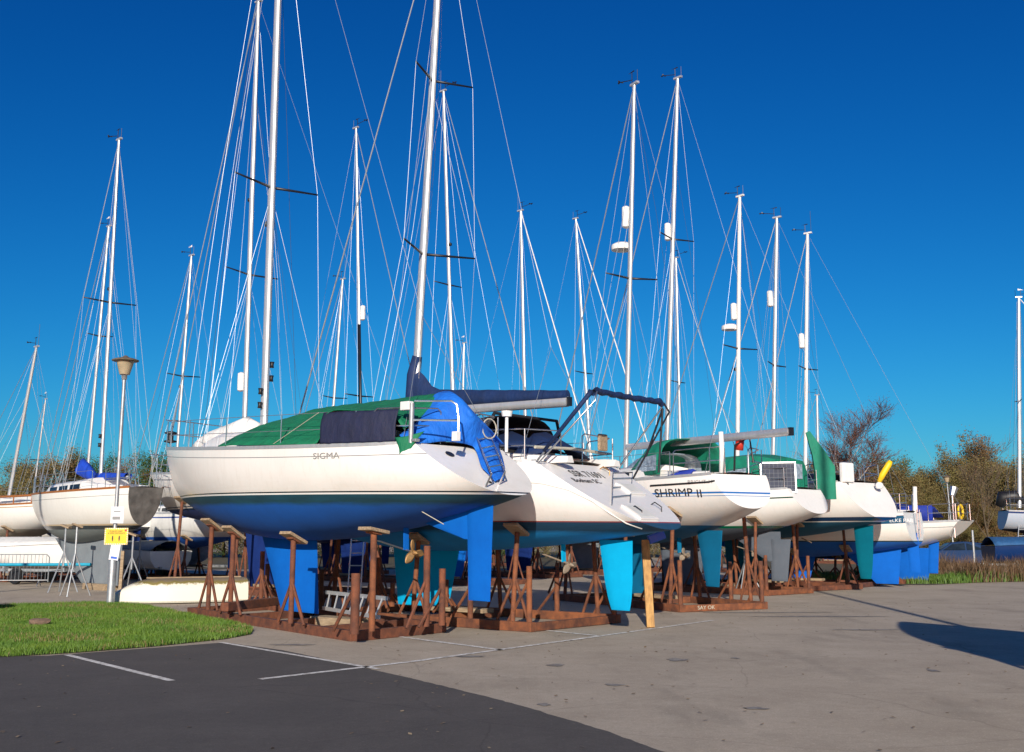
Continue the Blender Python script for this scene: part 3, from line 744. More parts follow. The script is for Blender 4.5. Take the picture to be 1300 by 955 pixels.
# ---- keels, rudders, propellers
def finpx(b, name, top, bot, ytop, ybot, th, m, rnd=False, ext=.12):
    """root and tip chords from readings on the centreline"""
    a = b.p_at(top[0], ytop); c = b.p_at(top[1], ytop); d = b.p_at(bot[0], ybot); e = b.p_at(bot[1], ybot)
    zr, zt = (a.z + c.z) / 2, (d.z + e.z) / 2
    zt = max(zt, .12)
    return b.fin(name, min(a.x, c.x), max(a.x, c.x), min(d.x, e.x), max(d.x, e.x), zr + ext, zt, th, m, rnd), zt
mA = anti_mat('blue_antifouling', (.002, .125, .52), (.002, .098, .43)); mB = anti_mat('cyan_antifouling', (.0, .38, .68), (.0, .31, .58))
mC = anti_mat('teal_antifouling', (.004, .15, .30), (.004, .12, .24)); mD = anti_mat('grey_antifouling', (.13, .15, .18), (.10, .12, .15))
mE = anti_mat('dark_teal_antifouling', (.0, .15, .22), (.0, .12, .18)); mF = anti_mat('royal_blue_antifouling', (.004, .125, .56), (.004, .10, .45))
M['anti_navy'] = anti_mat('navy_antifouling', (.008, .03, .16), (.006, .02, .11)); M['anti_grey'] = anti_mat('light_grey_antifouling', (.22, .25, .27), (.17, .19, .21))
M['anti_blue'] = mA
_, zk = finpx(A, 'keel', (333, 402), (357, 404), 690, 783, .2, mA); print('keelA', zk)
print('rudA', finpx(A, 'rudder', (593, 626), (595, 622), 650, 763, .09, mA)[1])
A.fin('skeg', A.s_at(594), A.s_at(594) + 1.9, A.s_at(594), A.s_at(594) + .1, A.zw - .28, A.zw - .75, .05, mA)
q = A.p_at(478, 686); r_ = A.p_at(524, 701); A.prop(q.x, q.z, r_.x, r_.z, 'bronze', mA, R=.25)
B.fin('keel', 5.2, 7.2, 5.5, 7.0, B.zw - .5, .18, .2, mB)
print('rudB', finpx(B, 'rudder', (761, 803), (773, 803), 690, 775, .1, mB, rnd=True, ext=.06)[1])
q = B.p_at(688, 703); r_ = B.p_at(722, 716); B.prop(q.x, q.z, r_.x, r_.z, 'bronze_grey', mB, R=.23)
print('rudC', finpx(C, 'rudder', (885, 917), (897, 913), 680, 745, .09, mC, rnd=False)[1])
C.fin('keel', 4.2, 5.8, 4.3, 5.5, C.zw - .4, .18, .18, mC)
q = C.p_at(840, 695); r_ = C.p_at(868, 704); C.prop(q.x, q.z, r_.x, r_.z, 'bronze_grey', mC, R=.18)
print('rudD', finpx(D, 'rudder', (978, 1004), (980, 1000), 690, 738, .12, mD)[1])
D.fin('skeg', 1.4, 3.4, 1.4, 1.9, D.zw - .1, D.zw - 1.0, .12, mD)
D.fin('keel', 4.3, 6.2, 4.5, 6.0, D.zw - .4, .18, .2, mD)
q = D.p_at(936, 694); r_ = D.p_at(957, 701); D.prop(q.x, q.z, r_.x, r_.z, 'bronze_grey', mD, R=.16)
print('rudE', finpx(E, 'rudder', (1084, 1109), (1091, 1108), 672, 735, .1, mE, rnd=True)[1])
E.fin('keel', 5.0, 6.9, 5.3, 6.8, E.zw - .4, .18, .2, mE)
MB().tube([(3.4, 0, E.zw - .5), (3.0, 0, E.zw - .65)], .02, 8).build('propeller_shaft', 'bronze_grey', E.root)
print('rudF', finpx(F, 'rudder', (1151, 1166), (1155, 1169), 690, 727, .08, mF, ext=.35)[1])
F.fin('skeg', .55, 3.0, .75, 1.5, F.zw + .05, .12, .12, mF)
F.fin('keel', 3.6, 5.4, 3.9, 5.0, F.zw - .4, .12, .16, mF)
print('rudG', finpx(Gb, 'rudder', (1180, 1193), (1178, 1191), 684, 728, .08, mF, ext=.2)[1])
Gb.fin('skeg', .75, 3.0, 1.0, 2.2, Gb.zw, .12, .14, mF)
# ---- superstructure
for b, x0, x1, h, wn in ((B, 3.9, 8.9, .36, 4), (C, 3.4, 7.3, .38, 3), (D, 3.6, 7.8, .4, 3), (E, 4.0, 8.6, .38, 3), (F, 3.0, 6.5, .42, 3), (Gb, 3.2, 7.0, .36, 3)):
    b.coachroof(x0, x1, h, windows=wn)
A.coachroof(3.9, 9.2, .46, windows=0)
for b, x0, x1 in ((A, 1.9, 3.9), (B, 1.7, 3.9), (C, .9, 3.4), (D, 1.0, 3.6), (E, 1.4, 4.0), (F, .4, 3.0), (Gb, .8, 3.2)): b.coaming(x0, x1)
for b in (A, B, C, D, E, F, Gb):
    b.pulpit()
    n_ = 4; x0 = max(b.tr, 0) + 1.1; b.lifelines([x0 + (b.L - 1.3 - x0) * i / n_ for i in range(n_ + 1)], h=.6)
    if b is not A: b.pushpit()
def hit(b, px, py, side=1):
    """where a reading falls on the hull side"""
    y = b.B * .35
    for _ in range(25):
        p = b.p_at(px, py, y * side); q = b.surf(clamp(p.x, .05, b.L * .98), clamp(p.z, b.zw - .2, b.zd(clamp(p.x / b.L)) - .02))[0]; y = y * .5 + q.y * .5
    return p
def letters(b, string, px, py, size, **k):
    p = hit(b, px, py); return b.name_text(string, p.x, p.z, size, **k)
letters(A, 'SIGMA', 414, 579, .15, m='text_grey', sx=1.5)
def plane_hit(b, px, py):
    o = b.loc((0, 0, CH)); d = (b.loc(Vector((0, 0, CH)) + ray(px, py)) - o); zb, zd = b.zb(0), b.zd(0); k = b.tr / (zd - zb)
    # x = k (z - zb)
    t = (k * (o.z - zb) - o.x) / (d.x - k * d.z); return o + d * t
def transom_text(b, string, px, py, size, m='text', sx=1.0):
    p = plane_hit(b, px, py); h = b.zd(0) - b.zb(0); up = Vector((b.tr, 0, h)).normalized(); x = Vector((0, -1, 0)); nr = x.cross(up)
    return text('name_lettering', string, size, m, b.root, basis(x, up, nr, p + nr * .006), sx=sx)
transom_text(B, 'SSR 71691', 746, 603, .33, sx=.75)
transom_text(B, 'Bosham SC', 745, 611, .22, sx=.85)
letters(C, 'SHRIMP', 855, 626, .27, sx=1.25, m='text', nm='name_lettering'); letters(C, 'II', 888, 627, .27, sx=1.25, m='text')
letters(C, 'BRIGHT 11', 889, 612, .12, sx=1.2, m='text_grey')
letters(F, 'ELKE PAB', 1144, 661, .165, m='text_white', sx=1.1, off=.01)
# ------------------------------------------------------------------ tarpaulins and deck gear of the nearest yacht
def cloth(name, b, rows, m, sub=3, amp=.02, seed=1, label=None, cat='tarpaulin', thick=.012):
    """rows of local points, refined smoothly, with small folds"""
    rr = np.array([[list(p) for p in r] for r in rows], float)
    def refine(a, k):
        n = a.shape[0]; out = []
        for i in range(n - 1):
            p0, p1, p2, p3 = a[max(i - 1, 0)], a[i], a[i + 1], a[min(i + 2, n - 1)]
            for j in range(k):
                t = j / k; out.append(.5 * ((2 * p1) + (-p0 + p2) * t + (2 * p0 - 5 * p1 + 4 * p2 - p3) * t ** 2 + (-p0 + 3 * p1 - 3 * p2 + p3) * t ** 3))
        out.append(a[-1]); return np.array(out)
    rr = refine(rr, sub * 2); rr = refine(rr.transpose(1, 0, 2), sub).transpose(1, 0, 2)
    rg = np.random.default_rng(seed); H, W = rr.shape[:2]
    ph = rg.uniform(0, 6, 8); ii, jj = np.mgrid[0:H, 0:W]
    f = np.sin(ii * .9 + ph[0] + .5 * np.sin(jj * .7 + ph[1])) * .5 + np.sin(jj * 1.3 + ii * .35 + ph[2]) * .35 + np.sin(ii * 1.9 - jj * .8 + ph[3]) * .25 + rg.normal(0, .18, (H, W))
    edge_ = np.minimum(1, np.minimum(jj, W - 1 - jj) / 2)
    rr[:, :, 2] += f * amp * (.4 + .6 * edge_); rr[:, :, 1] += np.roll(f, 1, 0) * amp * .6
    mb = MB(); mb.grid([[tuple(p) for p in r] for r in rr])
    O = b.root; root_like = mb
    me_o = mb.build(name, m, None, smooth=True)
    me_o.data.transform(b.M)
    if thick: so_ = me_o.modifiers.new('solid', 'SOLIDIFY'); so_.thickness = thick
    if label: tag(me_o, label, cat)
    return me_o
def ridge(px, py): return A.p_at(px, py, 0)
def crow(rg_, pe, sx=None, se=None, sag=.06):
    """ridge point, port edge, starboard edge (mirror) -> 7 points"""
    r_ = Vector(rg_); pe = Vector(pe); se = Vector(se) if se else Vector((pe.x + (r_.x - pe.x) * .2, -pe.y, pe.z))
    L = lambda a, b2, t, s_: a + (b2 - a) * t - Vector((0, 0, s_))
    return [se, L(se, r_, .35, sag), L(se, r_, .7, sag), r_, L(pe, r_, .7, sag * .7), L(pe, r_, .35, sag), pe]
ed = lambda x, dz=0, dy=0: A.edge(x) + Vector((0, dy, dz))
def blend(a, b2, t): return Vector(a) + (Vector(b2) - Vector(a)) * t
R_ = [ridge(343, 541), ridge(375, 530), ridge(405, 519), ridge(430, 515), ridge(465, 511), ridge(500, 507), ridge(535, 502), ridge(562, 498)]
green = [crow(R_[0], ed(6.5, .05), sag=-.06), crow(R_[1], ed(5.9, .06), sag=-.14), crow(R_[2], ed(4.9, .05), sag=-.14), crow(blend(R_[2], R_[3], .6), ed(4.0, .05), sag=-.12), crow(R_[3], ed(3.3, .06), sag=-.1), crow(R_[4], ed(3.12, .58, -.03)), crow(R_[5], ed(2.5, .62, -.03)),
         crow(R_[6], ed(1.9, .56, -.16)), crow(R_[7], ed(1.6, .25, -.16))]
cloth('tarpaulin', A, green, 'tarp_green', label='green tarpaulin tented over the deck of the nearest cream yacht', amp=.012)
zt = A.zd(0)
upA = Vector((A.tr, 0, A.zd(0) - A.zb(0))).normalized(); nrA = Vector((0, -1, 0)).cross(upA)
def ph_(px, py, o=.05): return plane_hit(A, px, py) + nrA * o
def drow(p, s__, b_=.06):
    p, s__ = ph_(*p), ph_(*s__); return [s__ + (p - s__) * (k / 6) + nrA * b_ * math.sin(math.pi * k / 6) for k in range(7)]
blue = [crow(R_[7] + Vector((.12, 0, .012)), ed(1.66, .16, -.13)), crow(ridge(573, 498) + Vector((0, 0, .01)), ed(1.4, -.02, -.04), sag=-.02), crow(ridge(588, 510), ph_(562, 566, .09), se=(1.3, -.95, zt + .12), sag=-.03), crow(ridge(600, 528), ph_(594, 571, .09), se=(1.2, -.95, zt + .1), sag=-.04),
        drow((603, 576), (631, 566), .14), drow((609, 594), (637, 585), .1), drow((617, 603), (640, 600), .05), drow((627, 614), (638, 612), .03)]
cloth('tarpaulin', A, blue, 'tarp_blue', label='bright blue tarpaulin hanging over the stern of the nearest cream yacht', amp=.004, seed=5)
nav = []
for x in (3.2, 2.85, 2.5, 2.2, 1.9, 1.62):
    e = A.edge(x); nav.append([e + Vector((0, -.045, .60)), e + Vector((0, .01, .4)), e + Vector((0, .02, .2)), e + Vector((0, .02, .035))])
cloth('cockpit_dodger', A, nav, 'tarp_navy', label='dark navy cloth dodger laced along the rail of the nearest yacht', cat='dodger', amp=.012, seed=3)
fl = [[A.edge(1.62) + Vector((0, .02, .10)), A.edge(1.42) + Vector((-.0, .03, .12)), Vector((1.2, 1.0, zt + .2))], [A.edge(1.52) + Vector((0, .05, -.1)), A.edge(1.4) + Vector((0, .05, -.04)), A.edge(1.3) + Vector((-.05, .02, .02))], [A.edge(1.5) + Vector((0, .05, -.30)), A.edge(1.44) + Vector((0, .06, -.30)), A.edge(1.38) + Vector((0, .05, -.22))]]
cloth('tarpaulin', A, [[Vector(p) + Vector((0, .0, 0)) for p in r] for r in fl], 'tarp_green', sub=2, label='loose green tarpaulin corner hanging over the rail beside the navy dodger', amp=.01)
# pushpit, ladder, stern gear of A
A.pushpit(fwd=.65, h=.62, gap=.4, aft=.08)
e = A.edge(1.35); MB().tube([e + Vector((0, .02, -.0)), e + Vector((0, .02, .68))], .045, 10).build('gate_post', 'galv', A.root, smooth=True, angle=50)
MB().box(e + Vector((.12, .03, .64)), (.22, .12, .15)).build('equipment_box', 'plastic_white', A.root, bev=.01)
MB().box(e + Vector((.1, .0, .045)), (.5, .1, .05)).build('deck_bracket', 'galv', A.root, bev=.01)
def ladder_on(b, tops, bots, rungs, name='stern_ladder', r=.016, off=.1):
    """folded ladder lying on the transom"""
    up = Vector((b.tr, 0, b.zd(0) - b.zb(0))).normalized(); nr = Vector((0, -1, 0)).cross(up) * off
    cl_ = b.loc((0, 0, CH)); tc_ = lambda q: (lambda p: p + (cl_ - p).normalized() * (off * 1.5 if b is not A else .75))(plane_hit(b, *q)); a0, a1 = [tc_(q) for q in tops]; b0, b1 = [tc_(q) for q in bots]
    mb = MB().tube([b0 - nr, b0, a0, a1, b1, b1 - nr], r, 6)
    for k in range(rungs): u = (k + .7) / (rungs + .4); mb.tube([a0 + (b0 - a0) * u, a1 + (b1 - a1) * u], r * .8, 6)
    return mb.build(name, 'steel', b.root, smooth=True, angle=50)
ladder_on(A, ((595, 530), (612, 526)), ((624, 602), (641, 599)), 6, off=.24, r=.017)
for path in (((526, 509, 1.14), (555, 509, .8), (573, 509, .55), (580, 514, .48), (582, 530, .48), (582, 560, .48)), ((524, 533, 1.14), (580, 534, .48))): MB().tube([A.p_at(*q) + (A.loc((0, 0, CH)) - A.p_at(*q)).normalized() * .3 for q in path], .017, 6).build('pushpit_rail', 'steel', A.root, smooth=True, angle=50)
MB().box(A.p_at(579, 554, .75), (.12, .1, .16), Matrix.Identity(3)).build('instrument_case', 'plastic_white', A.root, bev=.01)
q = A.p_at(643, 560, -.95); MB().tube([(q.x, -.95, zt - .05), (q.x, -.95, zt + .25), (q.x, -.95, zt + .62)], [.03, .035, .03], 8).tube([(q.x, -.95, zt + .6), (q.x, -.95, zt + .7)], [.09, .11], 10).build('stern_light_pole', 'plastic_white', A.root, smooth=True, angle=50)
MB().tube([Vector((q.x + .05, -.55 + .18 * math.cos(a), zt + .35 + .18 * math.sin(a))) for a in [k * math.pi / 7 for k in range(15)]], .012, 5).build('rope_coil', 'rope', A.root)
p, a_, u_, n_ = A.surf(1.25, A.zd(.1) - .16); p = plane_hit(A, 571, 577); up = Vector((A.tr, 0, A.zd(0) - A.zb(0))).normalized(); nr = Vector((0, -1, 0)).cross(up)
Rm = Matrix((Vector((0, -1, 0)), up, nr)).transposed()
MB().lathe(p + nr * .005, [(.085, -.01), (.085, .01), (.06, .014)], 16, axis=Rm).build('exhaust_vent', 'black', A.root)
MB().box(plane_hit(A, 622, 613) + nr * .01, (.05, .05, .02), Rm).build('drain', 'black', A.root)
# white tube and drooping rope at the side of A
zr = A.zd(.3)
MB().tube([A.edge(4.6) + Vector((0, -.02, .04)), A.edge(3.3) + Vector((0, -.02, .6))], .006, 4).build('tie_line', 'rope', A.root)
MB().tube([(2.2, .75, A.zw - .02), (1.2, .5, A.zw - .5)], .008, 4).build('tie_line', 'rope', A.root)
zf = A.zd(.8) + .12
MB().tube([(10.2, 0, zf), (9.8, .05, zf + .06), (9.2, .12, zf + .14), (8.6, .1, zf + .2), (8.0, .0, zf + .34), (7.6, 0, zf + .34)], [.05, .14, .2, .24, .26, .1], 12).build('foredeck_sail', 'sailcloth', A.root, smooth=True)
MB().lathe((A.L - .15, 0, A.zd(1) + .12), [(.06, 0), (.15, .02), (.15, .05), (.07, .07), (.07, .2), (.15, .22), (.15, .25), (.05, .28)], 14).build('furling_drum', 'black', A.root)
# ------------------------------------------------------------------ deck gear of B
B.boom(721, 510, r=.085, cover='sail_navy', ch=.46, luff=.55)
def hoop(b, name, pl, pr, m, r, parent=None): return MB().tube(pl + pr, r, 10).build(name, m, parent or b.root, smooth=True, angle=60)
yb = 1.25
pa, pb = B.p_at(735, 491, yb), B.p_at(853, 515, -yb); zt_ = (pa.z + pb.z) / 2; xt_ = (pa.x + pb.x) / 2
la, lb = B.p_at(672, 598, yb + .1), B.p_at(880, 600, -yb)
lb = Vector((la.x, -yb - .1, la.z))
bf = hoop(B, 'bimini_frame', [la, Vector((xt_ + .02, yb, zt_ - .1)), Vector((xt_, yb - .12, zt_))], [Vector((xt_, -yb + .12, zt_)), Vector((xt_ + .02, -yb, zt_ - .1)), lb], 'steel', .02)
hoop(B, 'bimini_frame', [la + Vector((-.05, 0, 0)), Vector((xt_ - .15, yb, zt_ - .2))], [Vector((xt_ - .1, yb - .12, zt_ - .03))], 'steel', .016)
hoop(B, 'bimini_frame', [lb + Vector((-.5, 0, -.05)), Vector((xt_ - .15, -yb, zt_ - .2))], [Vector((xt_ - .1, -yb + .12, zt_ - .03))], 'alu_dark', .02)
for px_, py_ in ((820, 580), (836, 600)):
    l_ = B.p_at(px_, py_, -yb); hoop(B, 'bimini_strut', [l_], [Vector((xt_ + .0, -yb, zt_ - .12))], 'alu_dark', .022)
rows = []
for i in range(25):
    u = i / 24; yy = yb - .1 - (2 * yb - .2) * u; c = Vector((xt_ - .04, yy, zt_ + .01 * math.sin(i * 1.7) - .02 * math.sin(u * math.pi))); rr_ = .058 + .005 * math.sin(i * 2.3) + .004 * math.sin(i * .9)
    if i in (0, 24): c.z -= .05
    rows.append([c + Vector((math.cos(a) * rr_ * 1.2, 0, math.sin(a) * rr_)) for a in [k * math.pi / 5 for k in range(10)]])
mb = MB().grid(rows, closed=True); mb.f += [tuple(range(10)), tuple(len(mb.v) - 1 - k for k in range(10))]
mb.build('bimini_canvas', 'sail_navy', bf, smooth=True)
MB().tube([la + (Vector((xt_, yb, zt_)) - la) * .25, Vector((xt_ + .03, yb, zt_ - .12)), Vector((xt_, yb - .08, zt_ - .02))], [.035, .045, .06], 8).build('bimini_canvas', 'sail_navy', bf, smooth=True)
ph = B.p_at(690, 533, -.9); B.hood(3.55, 5.1, .92, 1.15, 'hood_black', base=B.zd(.35) + .12)
hoop(B, 'sprayhood_frame', [Vector((3.9, 1.2, B.zd(.35) + .05)), Vector((3.45, 1.16, B.zd(.35) + .75))], [Vector((3.4, 1.0, B.zd(.35) + 1.02)), Vector((3.4, -1.0, B.zd(.35) + 1.02)), Vector((3.45, -1.16, B.zd(.35) + .75)), Vector((3.9, -1.2, B.zd(.35) + .05))], 'hood_black', .035)
# navy cockpit covers, wheel pod, instrument pod
def wedge(b, name, pts, m, w=.04):
    mb = MB().grid([[Vector(p) for p in r] for r in pts]); return mb.build(name, m, b.root, smooth=True, angle=60, solid=w)
zc = B.zd(.2)
wedge(B, 'wheel_cover', [[(3.0, .9, zc + .2), (2.9, .4, zc + .62), (2.9, 0, zc + .68), (3.0, -.5, zc + .6), (3.1, -1.1, zc + .2)], [(2.5, .95, zc + .1), (2.4, .45, zc + .30), (2.4, 0, zc + .34), (2.4, -.5, zc + .3), (2.5, -1.1, zc + .1)]], 'sail_navy')
wedge(B, 'cockpit_cover', [[(4.2, .5, zc + .55), (4.1, 0, zc + .85), (4.2, -.5, zc + .5)], [(3.0, .8, zc + .3), (3.0, 0, zc + .45), (3.0, -.8, zc + .3)]], 'sail_navy')
MB().tube([Vector((2.25, -1.15 + 0, zc + .3)), Vector((2.25, -.2, zc + .34)), Vector((2.25, 1.15, zc + .3))], .03, 8).build('fender_board', 'rope', B.root)
q = B.p_at(765, 562, -.6); MB().box((q.x, -.6, q.z), (.06, .30, .34)).build('equipment_case', 'wood', B.root, bev=.03)
# wings and steps on the transom of B
hB = B.zd(0) - B.zb(0); upB = Vector((B.tr, 0, hB)).normalized(); nrB = Vector((0, -1, 0)).cross(upB); RB = Matrix((Vector((0, -1, 0)), upB, nrB)).transposed()
for k, (px, py, w_, h_) in enumerate(((812, 652, .62, .5), (800, 622, .55, .42))):
    c = plane_hit(B, px, py); MB().box(c + nrB * .02, (w_, h_, .05), RB).build('transom_step', 'white', B.root, bev=.02)
    MB().box(c + nrB * .048, (w_ - .1, h_ - .12, .01), RB).build('step_tread', 'deck', B.root, bev=.004)
ladder_on(B, ((778, 600), (803, 600)), ((777, 640), (800, 637)), 3, off=.07)
for px, py in ((774, 604), (815, 655), (840, 650)):
    c = plane_hit(B, px, py); MB().tube([c, c + nrB * .08 + upB * .05, c + nrB * .08 + upB * .22, c + upB * .27], .012, 5).build('grab_handle', 'black' if py > 640 else 'bronze', B.root)
# moulded knuckle along the quarter of B
kn = [(655, 611), (690, 614), (722, 622), (752, 636), (775, 652), (795, 664), (815, 671)]
pts = []
for q_ in kn:
    p = hit(B, *q_); t_, a_, u_, n_ = B.surf(max(p.x, .1), p.z); pts.append(t_ + n_ * .008)
MB().tube(pts, .014, 6).build('moulded_knuckle', 'white', B.root, smooth=True)
# ------------------------------------------------------------------ C
C.boom(1003, 548, r=.075, y=-1.6 if 0 else 0)
C.hood(2.2, 3.9, .9, 1.0, 'hood_green', base=C.zd(.25) + .12)
C.hood(2.9, 4.6, .5, .8, 'clear', base=C.zd(.4) + .2, win=False)
wedge(C, 'sail_bag', [[(3.6, .9, C.zd(.3) + .02), (3.6, .75, C.zd(.3) + .16), (3.6, .5, C.zd(.3) + .05)], [(1.2, .9, C.zd(.1) + .02), (1.2, .75, C.zd(.1) + .16), (1.2, .5, C.zd(.1) + .05)]], 'cloth_blue')
zc = C.zd(.05)
MB().tube([(.55, .45, zc), (.5, .45, zc + .55), (.52, .45, zc + 1.0)], [.05, .06, .06], 8).build('danbuoy', 'plastic_white', C.root, smooth=True)
MB().tube([(.55, -.1, zc + .6), (.5, -.1, zc + .85)], .1, 10).build('lifebuoy_light', 'red', C.root, smooth=True)
MB().tube([(.5, .1, zc + .1), (.45, .1, zc + .7), (.4, -.3, zc + .9), (.35, -.35, zc + .3)], .025, 6).build('outboard_bracket', 'black', C.root)
p0 = hit(C, 850, 619); pr_ = []
for px in (826, 850, 875, 900, 925):
    p = hit(C, px, 617); t_, a_, u_, n_ = C.surf(p.x, C.zd(p.x / C.L) - .17); pr_.append(t_ + n_ * .01)
MB().tube(pr_, .022, 5).build('rubbing_strake', 'black', C.root)
# ------------------------------------------------------------------ D
zc = D.zd(.15)
D.hood(3.4, 4.9, 1.0, 1.05, 'hood_green', base=zc + .1)
tent = []
for x, hh, ww in ((3.5, 1.05, 1.05), (2.9, 1.15, 1.08), (2.2, 1.18, 1.08), (1.5, 1.12, 1.0), (.95, 1.0, .92)):
    tent.append([Vector((x, -ww, zc - .05)), Vector((x, -ww, zc + hh * .55)), Vector((x, -ww * .82, zc + hh * .92)), Vector((x, 0, zc + hh)), Vector((x, ww * .82, zc + hh * .92)), Vector((x, ww, zc + hh * .55)), Vector((x, ww, zc - .05))])
mb = MB().grid(tent); k = len(mb.v); mb.f.append(tuple(range(k - 7, k))); ct = mb.build('cockpit_tent', 'hood_green', D.root, smooth=True, angle=45)
for side in (1, -1):
    MB().grid([[Vector((3.3, side * 1.08, zc + .2)), Vector((3.3, side * 1.08, zc + .35))], [Vector((2.4, side * 1.10, zc + .15)), Vector((2.4, side * 1.10, zc + .62))], [Vector((1.8, side * 1.07, zc + .15)), Vector((1.8, side * 1.07, zc + .68))]]).build('tent_window', 'clear', ct, solid=.01)
MB().box((.93, -.35, zc + .6), (.02, .5, .45)).build('tent_window', 'clear', ct)
m, nt, bb = nodes('solar_cells'); tc = N(nt, 'ShaderNodeTexCoord'); br = N(nt, 'ShaderNodeTexBrick'); br.offset = 0; br.inputs['Scale'].default_value = 1
br.inputs['Brick Width'].default_value = .125; br.inputs['Row Height'].default_value = .125; br.inputs['Mortar Size'].default_value = .004; br.inputs['Color1'].default_value = (.012, .018, .04, 1); br.inputs['Color2'].default_value = (.02, .028, .06, 1); br.inputs['Mortar'].default_value = (.14, .15, .17, 1)
nt.links.new(tc.outputs['Object'], br.inputs['Vector']); nt.links.new(br.outputs[0], bb.inputs['Base Color']); bb.inputs['Roughness'].default_value = .5; bb.inputs['Specular IOR Level'].default_value = .2; M['solar'] = m
q = D.p_at(988, 606, .9); pw, ph_ = .98, .86
cw = D.W(q); rz = math.atan2(cw.y, cw.x) + math.pi / 2 + 0.12
pr = empty('solar_panel', (cw.x, cw.y, cw.z - ph_ / 2), (math.radians(-6), 0, math.radians(-90) + math.atan2(cw.y, cw.x))); tag(pr, 'dark gridded solar panel with silver frame fixed to the rail of the green tented yacht', 'solar panel')
pn = MB().box((0, 0, 0), (pw, ph_, .02)).build('cell_panel', 'solar', pr); pn.rotation_euler = (math.radians(90), 0, 0); pn.location = (0, 0, ph_ / 2)
mb = MB()
for sx_ in (-1, 1): mb.box((sx_ * (pw / 2 + .012), 0, ph_ / 2), (.035, .045, ph_ + .06))
for sz_ in (0, 1): mb.box((0, 0, sz_ * ph_ + (.012 if sz_ else -.012)), (pw, .043, .035))
mb.build('frame', 'alu', pr)
MB().tube([(0, .05, ph_ * .5), (0, .25, ph_ * .3), (0, .3, -.2)], .015, 6).build('bracket', 'steel', pr)
# tall green cover standing at the stern of D / bow of E
q0 = E.p_at(1040, 600, 1.3)
gc = MB().grid([[Vector(p) for p in r] for r in [[(0, -.05, 0), (.62, -.05, 0), (.62, .1, 0), (0, .1, 0)], [(0, -.06, .9), (.62, -.06, 1.0), (.62, .1, 1.0), (0, .1, .9)], [(-.05, -.05, 1.35), (.35, -.05, 1.45), (.35, .08, 1.45), (-.05, .08, 1.35)], [(-.22, -.03, 2.05), (-.1, -.03, 2.1), (-.1, .03, 2.1), (-.22, .03, 2.05)]]], closed=True)
gc.f += [(3, 2, 1, 0), tuple(range(len(gc.v) - 4, len(gc.v)))]
lc = at(1042, 634, 34.2); g_ = gc.build('dinghy_cover', 'hood_green', None, smooth=True, angle=40); g_.location = (lc.x - .15, lc.y, lc.z)
tag(g_, 'tall dark green cloth cover standing upright at the stern of the tented yacht', 'cover')
# ------------------------------------------------------------------ E, F, G gear
q = E.p_at(1075, 600, .7); MB().box((q.x, .7, q.z), (.18, .55, .62)).build('outboard_cover', 'plastic_white', E.root, bev=.05)
MB().tube([(q.x, .7, q.z - .25), (q.x - .05, .7, q.z - .7)], .03, 6).build('outboard_bracket', 'black', E.root)
q = E.p_at(1116, 612, -.5); MB().tube([q, q + Vector((-.1, -.05, .22)), q + Vector((-.25, -.2, .55)), q + Vector((-.3, -.25, .66))], [.07, .10, .10, .07], 10).build('lifebuoy_case', 'yellow', E.root, smooth=True)
MB().lathe(q + Vector((.0, 0, -.22)), [(.07, 0), (.12, .04), (.12, .16), (.05, .22)], 12).build('lifebuoy_light', 'plastic_white', E.root, smooth=True)
wedge(E, 'cockpit_cover', [[(3.8, 1.0, E.zd(.3)), (3.6, .5, E.zd(.3) + .5), (3.6, -.5, E.zd(.3) + .5), (3.8, -1, E.zd(.3))], [(1.6, .9, E.zd(.1)), (1.6, .5, E.zd(.1) + .3), (1.6, -.5, E.zd(.1) + .3), (1.6, -.9, E.zd(.1))]], 'tarp_navy')
for b_, x0, x1, y0 in ((F, .5, 3.2, 1.1), (Gb, .3, 3.0, .95)):
    zc = b_.zd(.1)
    wedge(b_, 'cockpit_dodger', [[(x1, y0 + .12, zc + .05), (x1, y0 + .12, zc + .55)], [((x0 + x1) / 2, y0 + .1, zc + .05), ((x0 + x1) / 2, y0 + .1, zc + .6)], [(x0, y0 - .05, zc + .05), (x0, y0 - .05, zc + .6)]], 'cloth_blue', .02)
    wedge(b_, 'cockpit_cover', [[(x1, .8, zc + .2), (x1, 0, zc + .8), (x1, -.8, zc + .2)], [(x0 + .3, .8, zc + .2), (x0 + .3, 0, zc + .55), (x0 + .3, -.8, zc + .2)]], 'cloth_blue')
MB().tube([(-.05, .2, F.zw + .15), (-.06, .2, F.zd(0) + .1)], .018, 6).tube([(-.05, -.1, F.zw + .15), (-.06, -.1, F.zd(0) + .1)], .018, 6).tube([(-.05, .2, F.zw + .4), (-.05, -.1, F.zw + .4)], .014, 6).tube([(-.05, .2, F.zw + .7), (-.05, -.1, F.zw + .7)], .014, 6).build('stern_ladder', 'steel', F.root)
zc = F.zd(0); MB().tube([(.2, -.5, zc), (.15, -.5, zc + .9)], .07, 8).build('fender', 'plastic_white', F.root)
zc = Gb.zd(0); MB().tube([(-.3, .5, zc - .6), (-.3, .5, zc + .9)], .03, 6).tube([(-.3, .5, zc + .9), (-.35, .4, zc + 1.2)], [.1, .16], 8).build('wind_vane_gear', 'steel', Gb.root)
MB().tube([Vector((-.1, -.7 + .2 * math.cos(a), zc + .35 + .24 * math.sin(a))) for a in [k * math.pi / 8 for k in range(17)]], .05, 8).build('lifebuoy', 'yellow', Gb.root, smooth=True)
